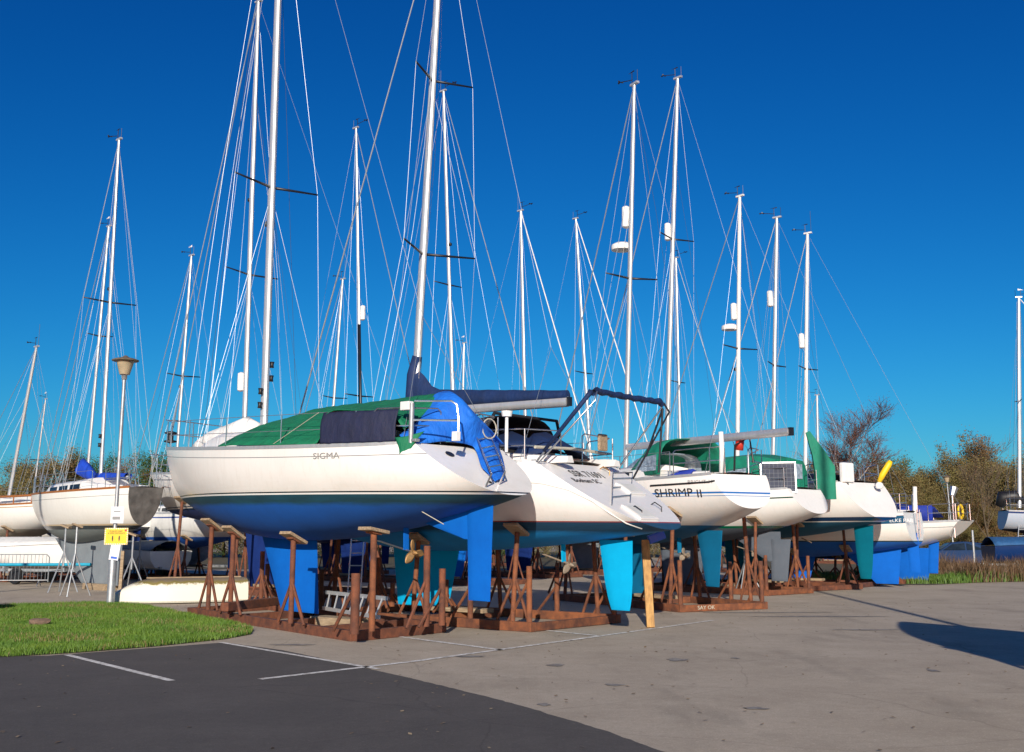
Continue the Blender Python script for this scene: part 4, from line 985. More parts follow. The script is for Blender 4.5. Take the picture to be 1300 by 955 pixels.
# ------------------------------------------------------------------ cradles of the front row
def post(root, base, topz, m='rust', r=.05, braces=(), pad=None, padrot=0., lean=(0, 0)):
    top = Vector((base[0] + lean[0], base[1] + lean[1], topz)); base = Vector(base)
    po = MB().tube([base, top], r, 10).build('post', m, root, smooth=True, angle=50)
    for d_ in braces:
        d_ = Vector(d_); MB().tube([base + Vector((d_.x, d_.y, 0)), base + (top - base) * d_.z], .03, 6).build('brace', m, po)
    if pad:
        R = Matrix.Rotation(padrot, 3, 'Z') @ Matrix.Rotation(pad, 3, 'X')
        MB().box(top + Vector((0, 0, .045)), (.30, .46, .055), R).build('pad', 'wood', po, bev=.006)
        MB().box(top + Vector((0, 0, .0)), (.18, .2, .03), R).build('pad_plate', m, po)
    return po
P0, P1, P2 = G(241, 781), G(449, 814.5), G(563, 803); P3 = P0 + (P2 - P1)
ca = empty('boat_cradle', P1); tag(ca, 'wide rusty steel cradle with tall padded posts under the nearest cream yacht', 'boat cradle', 'boat cradles under the yachts')
loc_ = lambda p: Vector(p) - P1
mb = MB(); up_ = Vector((0, 0, .085))
mb.beam(loc_(P0) + up_, loc_(P1) + up_, .13, .17).beam(loc_(P1) + up_ * 1.02, loc_(P2) + up_ * 1.02, .12, .166).beam(loc_(P2) + up_, loc_(P3) + up_, .13, .17).beam(loc_(P0) + up_ * .98, loc_(P3) + up_ * .98, .12, .163)
for u in (.33, .6, .82): a_ = loc_(P0) + (loc_(P1) - loc_(P0)) * u; mb.beam(a_ + up_ * .9, a_ + (P2 - P1) + up_ * .9, .11, .15)
mb.build('base_frame', 'rust', ca, bev=.006)
pA = math.atan2((P2 - P1).y, (P2 - P1).x) - math.pi / 2
al = (P1 - P0).normalized()
def cpost(px, py, tpy, **k):
    g = G(px, py, .17); zt__ = zat(g.x, g.y, tpy); b0 = g - P1; b0.z = .17; return post(ca, b0, zt__, **k)
br2 = [(al.x * .55, al.y * .55, .5), (-al.x * .55, -al.y * .55, .5)]
for px, py, tp in ((264, 774, 669), (292, 779.5, 679), (369, 791.5, 686)): cpost(px, py, tp, braces=br2, pad=-.55 if px < 350 else -.42, padrot=pA)
cpost(472, 801.5, 677, braces=[(-al.x * .5, -al.y * .5, .45)], pad=-.15, padrot=pA, m='rust2', r=.055)
cpost(450, 805, 728, r=.075, braces=[(-al.x * .75, -al.y * .75, .8)])
sd_ = (P2 - P1).normalized()
cpost(541, 795.5, 693, r=.06, braces=[(-sd_.x * .5, -sd_.y * .5, .6)]); cpost(561, 794, 722, r=.06, braces=[(-sd_.x * .6, -sd_.y * .6, .7)])
for px, py, tp in ((331, 765, 700), (338, 763, 716), (480, 771, 708), (498, 770, 740), (566, 776, 736)): cpost(px, py, tp, r=.055, m='rust2' if px > 400 else 'rust', braces=[(sd_.x * .4, sd_.y * .4, .6), (-sd_.x * .4, -sd_.y * .4, .6), (al.x * .4, al.y * .4, .5)])
g = G(273, 770, .17) - P1
MB().beam(g + Vector((-.1, .1, 1.85 - .17)), G(310, 775, .17) - P1 + Vector((0, .0, 1.66)), .06, .05).build('spacer_plank', 'wood_new', ca)
MB().beam(G(285, 776, .25) - P1 + Vector((0, 0, .08)), G(352, 768, .25) - P1 + Vector((0, 0, .08)), .16, .17).build('cross_beam', 'rust', ca, bev=.01)
kb = A.W((4.6, 0, 0)); o = MB().box((0, 0, .09), (1.3, .4, .18)).build('keel_block', 'wood', None, bev=.01); o.location = (kb.x, kb.y, 0); o.rotation_euler = (0, 0, A.ang); o.location.z = .002
tag(o, 'low timber block under the keel of the nearest cream yacht', 'timber block')
props_under(B, [2.6, 5.2, 7.6], 'rusty steel cradle under the white yacht with the turquoise rudder', group='boat cradles under the yachts', m='rust2', w=1.25, shorts=True)
cC = props_under(C, [1.6, 3.6, 6.4], 'rusty steel cradle with painted letters under the SHRIMP II yacht', group='boat cradles under the yachts', m='rust2', w=1.1, shorts=True)
props_under(D, [1.6, 3.9, 6.6], 'rusty steel cradle under the green tented yacht', group='boat cradles under the yachts', m='rust2', w=1.0, shorts=True)
props_under(E, [2.6, 5.2, 7.4], 'rusty steel cradle under the yacht with the dark teal rudder', group='boat cradles under the yachts', w=1.2)
props_under(F, [2.2, 4.2, 6.0], 'rusty cradle under the small yacht with the blue transom rudder', group='boat cradles under the yachts', w=.9)
props_under(Gb, [2.0, 4.2, 6.0], 'rusty cradle under the rightmost yacht of the front row', group='boat cradles under the yachts', w=.9)
text('name_lettering', 'SAY OK', .12, 'rope', cC, basis(Vector((0, -1, 0)), Vector((0, 0, 1)), Vector((-1, 0, 0)), Vector((1.1 - .004, .55, .09))), sx=1.2)
# single wooden prop with a blue pad under the stern of B
g = G(826, 797); tp = at(819, 686, g.y + .35)
wp = empty('stern_prop', g); tag(wp, 'leaning sawn timber post propping the stern above the turquoise rudder', 'wooden post')
MB().beam((0, 0, 0), tp - g, .15, .12, up=(0, 1, 0)).build('timber', 'wood_new', wp, bev=.006)
MB().box(tp - g + Vector((.22, -.02, .06)), (.34, .16, .17), Matrix.Rotation(-.35, 3, 'Y')).build('pad', 'blue_paint', wp, bev=.02)
g = G(1078, 747); tp = at(1074, 714, g.y + .1); wq = MB().beam((0, 0, 0), tp - g, .10, .1, up=(0, 1, 0)).build('stern_prop', 'wood', None); wq.location = g; tag(wq, 'short pale timber post standing before the dark teal rudder', 'wooden post')
# aluminium ladder lying on the cradle, trestle
g0, g1 = G(440, 776, .2), G(498, 784, .2)
lad = empty('ladder', G(462, 780)); tag(lad, 'aluminium ladder lying on its side in the nearest cradle', 'ladder')
o0 = G(462, 780); a0, a1 = at(414, 752, 23.0) - o0, at(492, 760, 20.2) - o0; b0, b1 = at(410, 772, 23.0) - o0, at(482, 784, 20.2) - o0
MB().beam(a0, a1, .03, .07).build('rail', 'alu', lad); MB().beam(b0, b1, .03, .07).build('rail', 'alu', lad)
for k in range(7): u = (k + .5) / 7; MB().tube([a0 + (a1 - a0) * u, b0 + (b1 - b0) * u], .018, 6).build('rung', 'alu', lad)
def trestle(px, py, h, label, m='galv', w=.5, rz=0.):
    g = G(px, py); r_ = empty('boat_stand', g, (0, 0, rz)); tag(r_, label, 'boat stand', 'adjustable boat stands')
    for k in range(3):
        an = k * 2.094; MB().tube([(w * math.cos(an), w * math.sin(an), 0), (0, 0, h * .62)], .022, 6).build('leg', m, r_)
    MB().tube([(0, 0, h * .4), (0, 0, h)], .03, 8).build('screw_post', m, r_); MB().box((0, 0, h + .03), (.28, .28, .05), Matrix.Rotation(.35, 3, 'Y')).build('pad', 'wood', r_)
    return r_
trestle(947, 751, 1.5, 'pale grey tripod stand beside the grey bottomed yacht', 'galv', .5)
# ------------------------------------------------------------------ back rows of yachts
def back(label, pm, Y, head, sm, L, Bm, zw, F, hm, top, mr=.08, tr=.4, tw=.6, sw=.2, kz=None, spr=((.5, .85, .12),), gear=(), lines=2, covers=True, cd=.5, fs=.02, name='sloop', group=None, cradle=True, rig=True, dark=False, keelm='anti_navy', m='alu', sails=None, roof=.36, **k):
    r_ = ray(pm, 560); X = r_.x / r_.y * Y
    S = (X - sm * math.cos(head), Y - sm * math.sin(head))
    b = Boat(name, label, S, L, Bm, zw, F, head=head, cdep=cd, tw=tw, tr=tr, sw=sw, hullmat=hm, **k)
    b.mast(pm, 560, top[0], top[1], r=mr, x=sm, spreaders=spr, gear=gear, lines=lines, forestay=fs, dark_lower=dark, m=m)
    b.coachroof(sm - 1.6, sm + 2.2, roof, windows=3); b.coaming(max(b.tr, 0) + .8, sm - 1.6)
    b.fin('keel', L * .42, L * .60, L * .44, L * .57, zw - .35, .16, .18, M[keelm])
    b.fin('rudder', max(.3, b.tr * .2) + .1, 1.0, .5, .95, zw + .1, .5, .08, M[keelm])
    b.pulpit(back=1.2); b.pushpit()
    x0 = max(b.tr, 0) + 1.1; b.lifelines([x0 + (L - 1.3 - x0) * i / 3 for i in range(4)], h=.6, wires=2)
    if sails:
        a_ = Vector((sm - .15, 0, b.zd(sm / L) + 1.0)); e_ = Vector((max(sm - 3.6, .5), 0, a_.z + .05)); s0 = b.mbot
        bo = MB().tube([a_, e_], .06, 10).build('boom', 'alu', b.root, smooth=True, angle=50)
        rows = [[a_ + (e_ - a_) * (i / 8) + Vector((0, .12 * math.sin(q) * (1 - .04 * i), .17 * (1 + math.cos(q)) * (1 - .06 * i))) for q in [k_ * math.pi / 5 for k_ in range(10)]] for i in range(9)]
        MB().grid(rows, closed=True).build('sail_cover', sails, bo, smooth=True)
    if cradle: props_under(b, [L * .25, L * .5, L * .72], 'rusty cradle under the ' + label, group='boat cradles under the yachts', w=Bm * .34)
    return b
W2 = (.74, .73, .70)
hmN = hull_mat('hull_white_navy', W2, (.008, .03, .16), (.006, .02, .11), [(.0, .06, (.01, .03, .09)), (.10, .13, (.03, .05, .09))], [(.2, .23, (.05, .06, .1))], .4)
hmK = hull_mat('hull_white_black', W2, (.02, .022, .03), (.015, .016, .02), [(0, .05, (.3, .03, .02))], [], .4)
hmBl = hull_mat('hull_white_blue2', W2, (.004, .10, .46), (.004, .08, .36), [(0, .05, (.7, .7, .68))], [(.15, .2, (.01, .05, .25))], .4)
hmR = hull_mat('hull_white_red', W2, (.20, .03, .02), (.15, .02, .015), [], [], .4)
UL, DR = math.radians(137), math.radians(-43)
L5 = back('tall masted white yacht, bow showing left of the cream yacht', 310, 36, math.radians(143), 8.0, 13.0, 3.9, 2.55, (1.2, 1.1, 1.35), hmN, (328, 3), mr=.1, spr=((.40, 1.1, .15),), gear=(('lamp', .56), ('refl', .18)), lines=4, sails=None)
back('blue bottomed yacht behind the bows with one tall left leaning mast', 579, 42, DR, 5.6, 10.5, 3.3, 2.1, (1.1, 1.05, 1.3), hmBl, (563, 116), mr=.085, spr=((.50, .75, .08),), keelm='anti_blue', gear=(('lamp', .6),))
back('yacht behind with its mast half wrapped in black', 461, 45, DR, 5.6, 10.2, 3.2, 2.1, (1.1, 1.05, 1.3), hmN, (452, 163), mr=.08, spr=((.26, .75, .08),), gear=(('refl', .48),), dark=True)
back('black bottomed yacht behind, mast above the navy boom', 669, 49, DR, 5.6, 10, 3.1, 2.0, (1.1, 1.0, 1.25), hmK, (661, 268), mr=.08, spr=((.26, .9, .08),), fs=.03)
back('red bottomed yacht behind, thin mast leaning left above the bimini', 752, 53, DR, 5.5, 9.8, 3.1, 2.0, (1.1, 1.0, 1.25), hmR, (731, 278), mr=.075, spr=((.45, .7, .08),), keelm='anti_grey', fs=.03)
back('blue bottomed yacht far behind the pair of tall masts', 863, 56, DR, 5.3, 9.5, 3.0, 1.9, (1.0, .95, 1.2), hmBl, (858, 328), mr=.075, spr=((.5, .7, .08),), keelm='anti_blue')
back('yacht far behind the cream one, short mast leaning right', 416, 54, UL, 5.2, 9.2, 2.9, 1.9, (1.0, .95, 1.2), hmN, (435, 355), mr=.08, spr=((.48, .75, .08),))
back('distant yacht seen as a short mast over the navy cover', 585, 68, UL, 5.2, 9.0, 2.9, 1.8, (1.0, .95, 1.2), hmK, (589, 436), mr=.09, spr=((.5, .7, .08),), lines=1)
back('blue bottomed yacht right of the lamp post, mast leaning right', 224, 47, UL, 5.3, 9.6, 3.0, 1.7, (1.0, .95, 1.2), hmBl, (243, 325), mr=.075, spr=((.52, .8, .08),), keelm='anti_blue', sails='sail_navy', gear=(('lamp', .48),))
back('yacht behind the grey keeled one, masts nearly touching', 113, 49, UL, 5.4, 10, 3.1, 1.9, (1.05, 1.0, 1.3), hmN, (138, 288), mr=.085, spr=((.6, .6, .08),), sails='sail_navy')
back('farthest left yacht with a small thin mast', 46, 72, UL, 5, 8.5, 2.8, 1.6, (1, .95, 1.2), hmBl, (58, 507), mr=.07, spr=((.5, .6, .08),), lines=1)
back('distant yacht with a thin mast beside the birch', 1035, 74, UL, 5, 8.6, 2.8, 1.8, (1, .95, 1.2), hmN, (1037, 502), mr=.08, spr=((.5, .6, .08),), lines=1)
# far left: classic yacht with varnished rail
hmL0 = hull_mat('hull_white_cream', (.76, .75, .70), (.36, .34, .27), (.30, .28, .22), [], [(.1, .13, (.4, .2, .06))], .25)
L0 = back('classic white yacht with varnished rail at the left edge', 16, 46, UL, 5.2, 10.5, 3.0, 2.0, (1.0, .95, 1.3), hmL0, (52, 441), mr=.09, spr=(), toerail='varnish', keelm='anti_grey', fs=.012, lines=3, tr=-.3, sw=.35, tw=.4)
for side in (1,):
    pts = [L0.edge(x, side) + Vector((0, 0, .3)) for x in (.6, 2, 4, 6, 8, 9.6)]; MB().tube(pts, .035, 6, flat=1.3).build('wooden_rail', 'varnish', L0.root)
for x in (.8, 1.8, 2.8, 3.8, 4.8, 5.8, 6.8, 7.8, 8.8): e = L0.edge(x); MB().tube([e, e + Vector((0, 0, .3))], .025, 6).build('rail_post', 'varnish', L0.root)
# left: long keeled yacht with dark transom
hmL1 = hull_mat('hull_white_greykeel', (.78, .755, .70), (.23, .26, .25), (.17, .20, .20), [(-.12, .0, (.03, .04, .045)), (0, .05, (.60, .47, .30))], [(.22, .235, (.2, .2, .2))], .3, bootz=-.12)
S = SP(181, 35.2); L1 = Boat('sloop', 'white long keeled yacht with grey underbody, blue sail cover and dark transom, behind the lamp post', S, 8.3, 2.75, zat(*SP(110, 37.5), 668), (1.18, 1.1, 1.15), head=math.radians(135), cdep=.55, tw=.42, tr=-.2, sw=.0, n=1.8, hullmat=hmL1, toerail='varnish', bt=.86)
tr_ = [o for o in L1.root.children if o.name.startswith('transom')][0]; M['tr_dark'] = mat('dark_grey_brown_transom', (.07, .065, .06), .45, 0, .4, 3, c2=(.14, .13, .12)); tr_.data.materials.clear(); tr_.data.materials.append(M['tr_dark']); tr_['label'] = 'dark grey-brown transom'  # transom gets a mottled dark grey-brown in place of the hull colours
tag(L1.root, 'white long keeled yacht with grey underbody, blue sail cover and dark transom', 'sailing yacht')
xm = L1.s_at(129, 0, 590)
L1.mast(129, 600, 151, 178, r=.085, x=xm, spreaders=((.52, .95, .0),), gear=(('lamp', .56), ('winch', .12)), lines=3, forestay=.012)
L1.coachroof(2.6, 6.6, .42, windows=3); L1.coaming(.6, 2.6); L1.pulpit(back=1.1); L1.pushpit(); L1.lifelines([1.4, 3, 4.6, 6.2, 7.6])
L1.fin('keel', 1.2, 6.4, 1.3, 4.0, L1.zw - .4, .16, .34, M['anti_grey'])
e_ = L1.p_at(163, 606, 0); a_ = Vector((xm - .12, 0, e_.z - .02)); bo = MB().tube([a_, e_], .055, 10).build('boom', 'alu', L1.root, smooth=True)
rows = [[a_ + (e_ - a_) * (i / 8) + Vector((0, .14 * math.sin(q), .15 * (1 + math.cos(q)) * (1 - .05 * i) - .05)) for q in [k_ * math.pi / 5 for k_ in range(10)]] for i in range(9)]
MB().grid(rows, closed=True).build('sail_cover', 'sail_blue', bo, smooth=True)
q0, q1, q2 = L1.p_at(122, 612), L1.p_at(112, 606), L1.p_at(103, 584)
rows = []
for i, (px, yt, yb_) in enumerate(((126, 600, 611), (121, 602, 613), (115, 594, 610), (110, 587, 608), (105, 582, 606), (101, 592, 603))):
    t_, b_ = L1.p_at(px, yt), L1.p_at(px, yb_); c = (t_ + b_) / 2; h = (t_.z - b_.z) / 2
    rows.append([c + Vector((0, .16 * math.sin(q), h * math.cos(q))) for q in [k_ * math.pi / 5 for k_ in range(10)]])
mb = MB().grid(rows, closed=True); mb.f += [tuple(range(10)), tuple(len(mb.v) - 1 - k for k in range(10))]; mb.build('sail_bag', 'sail_blue', L1.root, smooth=True)
bq0, bq1 = L1.p_at(78, 578, -.6), L1.p_at(135, 566, -.6)
trestle(78, 752, 2.0, 'grey tripod stand at the bow of the grey keeled yacht'); trestle(92, 757, 2.0, 'second grey tripod stand near the bow of the grey keeled yacht', rz=.6); trestle(165, 752, 1.75, 'grey tripod stand under the dark transom'); trestle(175, 742, 1.7, 'grey tripod stand farthest behind the lamp post', rz=.9)
MB_b = MB().box((0, 0, .1), (1.6, .5, .2)).build('keel_block', 'wood', None, bev=.01); c = L1.W((2.6, 0, 0)); MB_b.location = (c.x, c.y, .0); MB_b.rotation_euler = (0, 0, L1.ang); tag(MB_b, 'timber blocks under the grey keel behind the lamp post', 'timber block')
# right edge: yacht beyond the verge
hmH = hull_mat('hull_palegrey_navy', (.42, .47, .55), (.010, .02, .07), (.008, .015, .05), [(0, .06, (.01, .02, .06))], [(.0, .12, (.01, .03, .12))], .3)
H = back('pale grey yacht with navy bottom at the right edge of the photo', 1279, 57, math.radians(12), 1.3 + .4, 9.0, 2.9, 2.0, (1.0, .9, 1.2), hmH, (1297, 378), mr=.10, spr=((.5, .8, .08),), tr=.35, lines=2) if 0 else None
S = SP(1268, 57); H = Boat('sloop', 'pale grey yacht with black bundle at the right edge of the photo', S, 9.5, 3.0, zat(*SP(1275, 57), 673), (.95, .9, 1.2), head=math.radians(-8), cdep=.5, tw=.6, tr=.2, sw=.0, hullmat=hmH)
xm = 1.0; H.mast(1281, 600, 1297, 378, r=.10, x=xm, spreaders=((.5, .6, .05),), lines=2, forestay=.03, z0=H.zd(.1) + .2); H.coachroof(2.0, 6.2, .4, windows=3)
H.fin('keel', 3.6, 5.4, 3.8, 5.2, H.zw - .35, .16, .2, M['anti_navy']); H.pushpit(); H.pulpit(); H.lifelines([1.4, 3.4, 5.6, 8])
MB().tube([(.1, .3, H.zd(0) + .25), (.3, .3, H.zd(0) + .7), (.9, .2, H.zd(0) + .75), (1.4, .1, H.zd(0) + .35)], [.2, .36, .34, .12], 10).build('sail_bundle', 'black', H.root, smooth=True)
props_under(H, [1.4, 4.2, 7], 'rusty cradle under the pale grey yacht at the right edge', group='boat cradles under the yachts', w=1.0)
g = G(1262, 728); 
def straightladder(a, b_, label, w=.35, n=9, m='alu'):
    a, b_ = Vector(a), Vector(b_); r_ = empty('ladder', a); tag(r_, label, 'ladder'); d = b_ - a; x = Vector((1, 0, 0)) * w / 2
    for s_ in (-1, 1): MB().beam(x * s_, d + x * s_, .06, .03, up=(1, 0, 0)).build('rail', m, r_)
    for k in range(n): u = (k + .7) / (n + .4); MB().tube([d * u - x, d * u + x], .016, 5).build('rung', m, r_)
straightladder((SP(1287, 55)[0], 55, 0), (SP(1298, 56.4)[0], 56.4, 2.9), 'aluminium ladder leaning on the pale grey yacht at the right edge')
straightladder((SP(452, 31)[0], 31, 0), (SP(458, 31.6)[0], 31.6, 3.2), 'aluminium ladder standing in the dark behind the nearest cradle')
# yachts just outside the frame whose shade falls into it
def outside(label, S, head, L=10.5, zw=2.1):
    b = Boat('sloop', label, S, L, 3.4, zw, (1.1, 1.05, 1.3), head=head, tw=.7, tr=.5, hullmat=hmN, cdep=.5)
    b.fin('keel', 4.4, 6.4, 4.7, 6.2, zw - .35, .16, .2, M['anti_navy']); b.fin('rudder', .2, .8, .3, .75, zw + .1, .5, .08, M['anti_navy']); b.coachroof(4, 8, .4)
    b.mbot = Vector((6, 0, zw + 1.2)); MB().tube([(6, 0, zw + 1.2), (5.7, 0, 15)], .09, 10).build('mast', 'alu', b.root, smooth=True)
    props_under(b, [2.6, 5.2, 7.6], 'rusty cradle under the ' + label, group='boat cradles under the yachts', w=1.2); return b
outside('white yacht parked near right of the camera', (8.5, 2.6), math.radians(97))
outside('white yacht parked left of the grass island', (-13, 16.5), math.radians(135), L=10.5)
# ------------------------------------------------------------------ upturned dinghy
m, nt, bb = nodes('mossy_cream_hull'); tc = N(nt, 'ShaderNodeTexCoord'); sx_ = N(nt, 'ShaderNodeSeparateXYZ'); nt.links.new(tc.outputs['Object'], sx_.inputs[0])
nz = noise(nt, 5, 6, .7); ad = N(nt, 'ShaderNodeMath', operation='MULTIPLY_ADD'); nt.links.new(nz, ad.inputs[0]); ad.inputs[1].default_value = .25; nt.links.new(sx_.outputs[2], ad.inputs[2])
c = mixc(nt, ramp(nt, ad.outputs[0], [(.60, 0.), (.64, 1.)]), (.74, .70, .58), (.20, .16, .04)); c = mixc(nt, ramp(nt, ad.outputs[0], [(.66, 0.), (.72, 1.)]), c, (.20, .155, .10))
nt.links.new(c, bb.inputs['Base Color']); bb.inputs['Roughness'].default_value = .6; bump(nt, bb, nz, .3, .02)
rows = []; LD = 3.4
for i in range(19):
    u = i / 18; wd = .72 * (.8 + .2 * math.sin(math.pi * min(1, u * 1.2))) if u < .5 else .72 * (1 - ((u - .5) / .5) ** 2.4 * .96); hh = .60 * (1 - .25 * max(0, (u - .6) / .4) ** 2) ; 
    ins = hh * (1 if u < .7 else 1 - .55 * ((u - .7) / .3) ** 2)
    rows.append([Vector((u * LD, wd * 1.04 * (1 if q in (0, 12) else abs(math.cos(math.pi * q / 12)) ** .45) * (1 if q <= 6 else -1), .03 + ins * abs(math.sin(math.pi * q / 12)) ** .6)) for q in range(13)])
mb = MB().grid(rows); mb.f.append(tuple(range(12, -1, -1))); k = len(mb.v) - 13; mb.f.append(tuple(range(k, k + 13)))
g0, g1 = G(153, 768.5), G(300, 765); hd = math.atan2((g0 - g1).y, (g0 - g1).x)
dg = empty('dinghy', (g1.x, g1.y + .8, 0), (0, 0, hd)); tag(dg, 'upturned cream dinghy with mossy brown bottom lying by the grass', 'dinghy')
mb.build('hull', m, dg, smooth=True, angle=60)
for s_ in (1, -1): MB().tube([rows[i][0 if s_ > 0 else 12] + Vector((0, s_ * .01, .015)) for i in range(19)], .025, 6).build('gunwale', 'rope', dg)
MB().tube([(.1, 0, .64), (LD * .75, 0, .64)], .02, 5).build('keel_strip', 'wood', dg)
# ------------------------------------------------------------------ lamp posts and sign
def lamp(g, label, Hh=6.3, lean=0.):
    r_ = empty('lamp_post', g, (0, lean, 0)); tag(r_, label, 'lamp post')
    MB().lathe((0, 0, 0), [(.10, 0), (.10, 1.15), (.085, 1.2), (.055, 1.3), (.05, 2.5), (.045, Hh - .45)], 14).build('pole', 'galv', r_, smooth=True, angle=40)
    h = MB().lathe((0, 0, Hh - .45), [(.05, -.02), (.07, 0), (.07, .1), (.12, .13)], 16).build('lamp_neck', 'galv', r_, smooth=True)
    MB().lathe((0, 0, Hh - .33), [(.13, 0), (.22, .33), (.23, .35)], 20).build('diffuser', M['lampbowl'], r_, smooth=True, angle=50)
    MB().lathe((0, 0, Hh + .02), [(.20, 0), (.34, .01), (.35, .035), (.26, .07), (.10, .11), (.03, .16)], 22).build('canopy', M['lampcap'], r_, smooth=True, angle=50)
    return r_
M['lampbowl'] = mat('yellowed_plastic_bowl', (.42, .34, .22), .4, 0, .2, 4); M['lampcap'] = mat('weathered_lamp_cap', (.20, .15, .10), .6, 0, .4, 7)
gl = G(140, 768); lamp(gl, 'grey lamp post with yellowed lantern standing in the grass, signs tied to it', 6.25)
gr_ = G(1212, 711.5); lamp(gr_, 'pale lamp post far right in front of the hedge', 6.1, -.03)
sg_ = empty('warning_sign', (gl.x, gl.y - .13, 0)); tag(sg_, 'yellow warning notice with striped edge tied to the lamp post', 'sign')
zs = zat(gl.x, gl.y - .13, 681); W_, H_ = .60, .42
MB().box((.09, 0, zs), (W_, .008, H_)).build('board', 'yellow', sg_)
mb = MB()
for k in range(13):
    for zz in (-1, 1): mb.box((.09 - W_ / 2 + (k + .5) * W_ / 13, -.006, zs + zz * (H_ / 2 - .016)), (W_ / 30, .004, .03), Matrix.Rotation(.5, 3, 'Y'))
for k in range(9):
    for xx in (-1, 1): mb.box((.09 + xx * (W_ / 2 - .016), -.006, zs - H_ / 2 + (k + .5) * H_ / 9), (.03, .004, H_ / 22), Matrix.Rotation(-.5, 3, 'Y'))
ho = mb.build('striped_edge', 'text_white', sg_); ho['kind'] = 'stuff'
bs = basis(Vector((1, 0, 0)), Vector((0, 0, 1)), Vector((0, -1, 0)), Vector((.08, -.007, zs + .125))); text('lettering', 'PLEASE KEEP', .06, 'text', sg_, bs)
bs = basis(Vector((1, 0, 0)), Vector((0, 0, 1)), Vector((0, -1, 0)), Vector((.09, -.007, zs + .075))); text('lettering', 'A SAFE DISTANCE', .055, 'text', sg_, bs)
for xx in (.0, .17):
    MB().lathe((xx, -.008, zs - .0), [(.004, -.001), (.016, -.001), (.016, .003), (.004, .003)], 10, axis=Matrix.Rotation(math.radians(90), 3, 'X')).box((xx, -.008, zs - .05), (.035, .004, .07)).box((xx, -.008, zs - .1), (.02, .0038, .05)).build('person_symbol', 'text', sg_)
MB().lathe((.33, -.008, zs + .15), [(.002, 0), (.03, 0), (.03, .002)], 14, axis=Matrix.Rotation(math.radians(90), 3, 'X')).build('round_symbol', 'red', sg_)
M['paper'] = mat('paper_notice', (.72, .74, .80), .5, 0, .1, 10)
n1 = MB().box((0, 0, 0), (.33, .006, .42)).build('notice', 'paper', None); n1.location = (gl.x + .08, gl.y - .12, zat(gl.x, gl.y, 654)); tag(n1, 'white paper notice on the lamp post above the yellow sign', 'notice', 'paper notices')
MB().box((-.01, -.005, .09), (.18, .004, .03)).build('printed_heading', 'text_grey', n1); MB().box((-.02, -.005, -.08), (.2, .004, .08)).build('printed_block', 'text_grey', n1)
n2 = MB().box((0, 0, 0), (.24, .006, .40), Matrix.Rotation(.12, 3, 'Y')).build('notice', 'paper', None); n2.location = (gl.x + .07, gl.y - .12, zat(gl.x, gl.y, 701)); tag(n2, 'white paper notice with a blue bar, below the yellow sign', 'notice', 'paper notices')
MB().box((-.01, -.005, -.14), (.16, .004, .055), Matrix.Rotation(.12, 3, 'Y')).build('blue_bar', 'blue_paint', n2)
# brown post by the lamp
o = MB().beam((0, 0, 0), (.02, 0, 1.3), .09, .09, up=(0, 1, 0)).build('wooden_post', 'wood', None); g = G(152, 757); o.location = g; tag(o, 'short brown timber post just behind the lamp post', 'wooden post')
# stone on the grass
bm = bmesh.new(); bmesh.ops.create_icosphere(bm, subdivisions=2, radius=1)
for v in bm.verts: v.co = Vector((v.co.x * .22, v.co.y * .16, v.co.z * .08)) * (1 + random.uniform(-.15, .15))
me = bpy.data.meshes.new('stone'); bm.to_mesh(me); me.materials.append(mat('reddish_stone', (.20, .13, .09), .9, 0, .4, 9, bmp=.6)); o = bpy.data.objects.new('stone', me); COL.objects.link(o); o.location = G(50, 796); o.location.z = .09; tag(o, 'flat reddish stone lying in the grass', 'stone')
# ------------------------------------------------------------------ left background: barriers, trailer boats
def barrier(g, rz, label):
    r_ = empty('crowd_barrier', g, (0, 0, rz)); tag(r_, label, 'barrier', 'crowd control barriers')
    MB().tube([(-1.1, 0, .15), (-1.1, 0, 1.0), (-1.0, 0, 1.1), (1.0, 0, 1.1), (1.1, 0, 1.0), (1.1, 0, .15)], .02, 6).tube([(-1.1, 0, .22), (1.1, 0, .22)], .015, 6).build('frame', 'galv', r_)
    mb = MB()
    for k in range(17): x = -1.0 + k * .125; mb.tube([(x, 0, .22), (x, 0, 1.1)], .008, 4)
    mb.build('bars', 'galv', r_)
    for x in (-.8, .8): MB().tube([(x, -.28, .02), (x, 0, .2), (x, .28, .02)], .018, 5).build('foot', 'galv', r_)
barrier(G(18, 745), .15, 'steel crowd barrier standing farthest left'); barrier(G(62, 738), -.1, 'steel crowd barrier next to the turquoise pole')
o = MB().tube([(0, 0, 0), (3.4, .3, 0)], .05, 8).build('fallen_mast', 'cyan', None); g = at(-20, 717, 37); o.location = g; tag(o, 'turquoise pole lying level on trestles at the far left', 'pole')
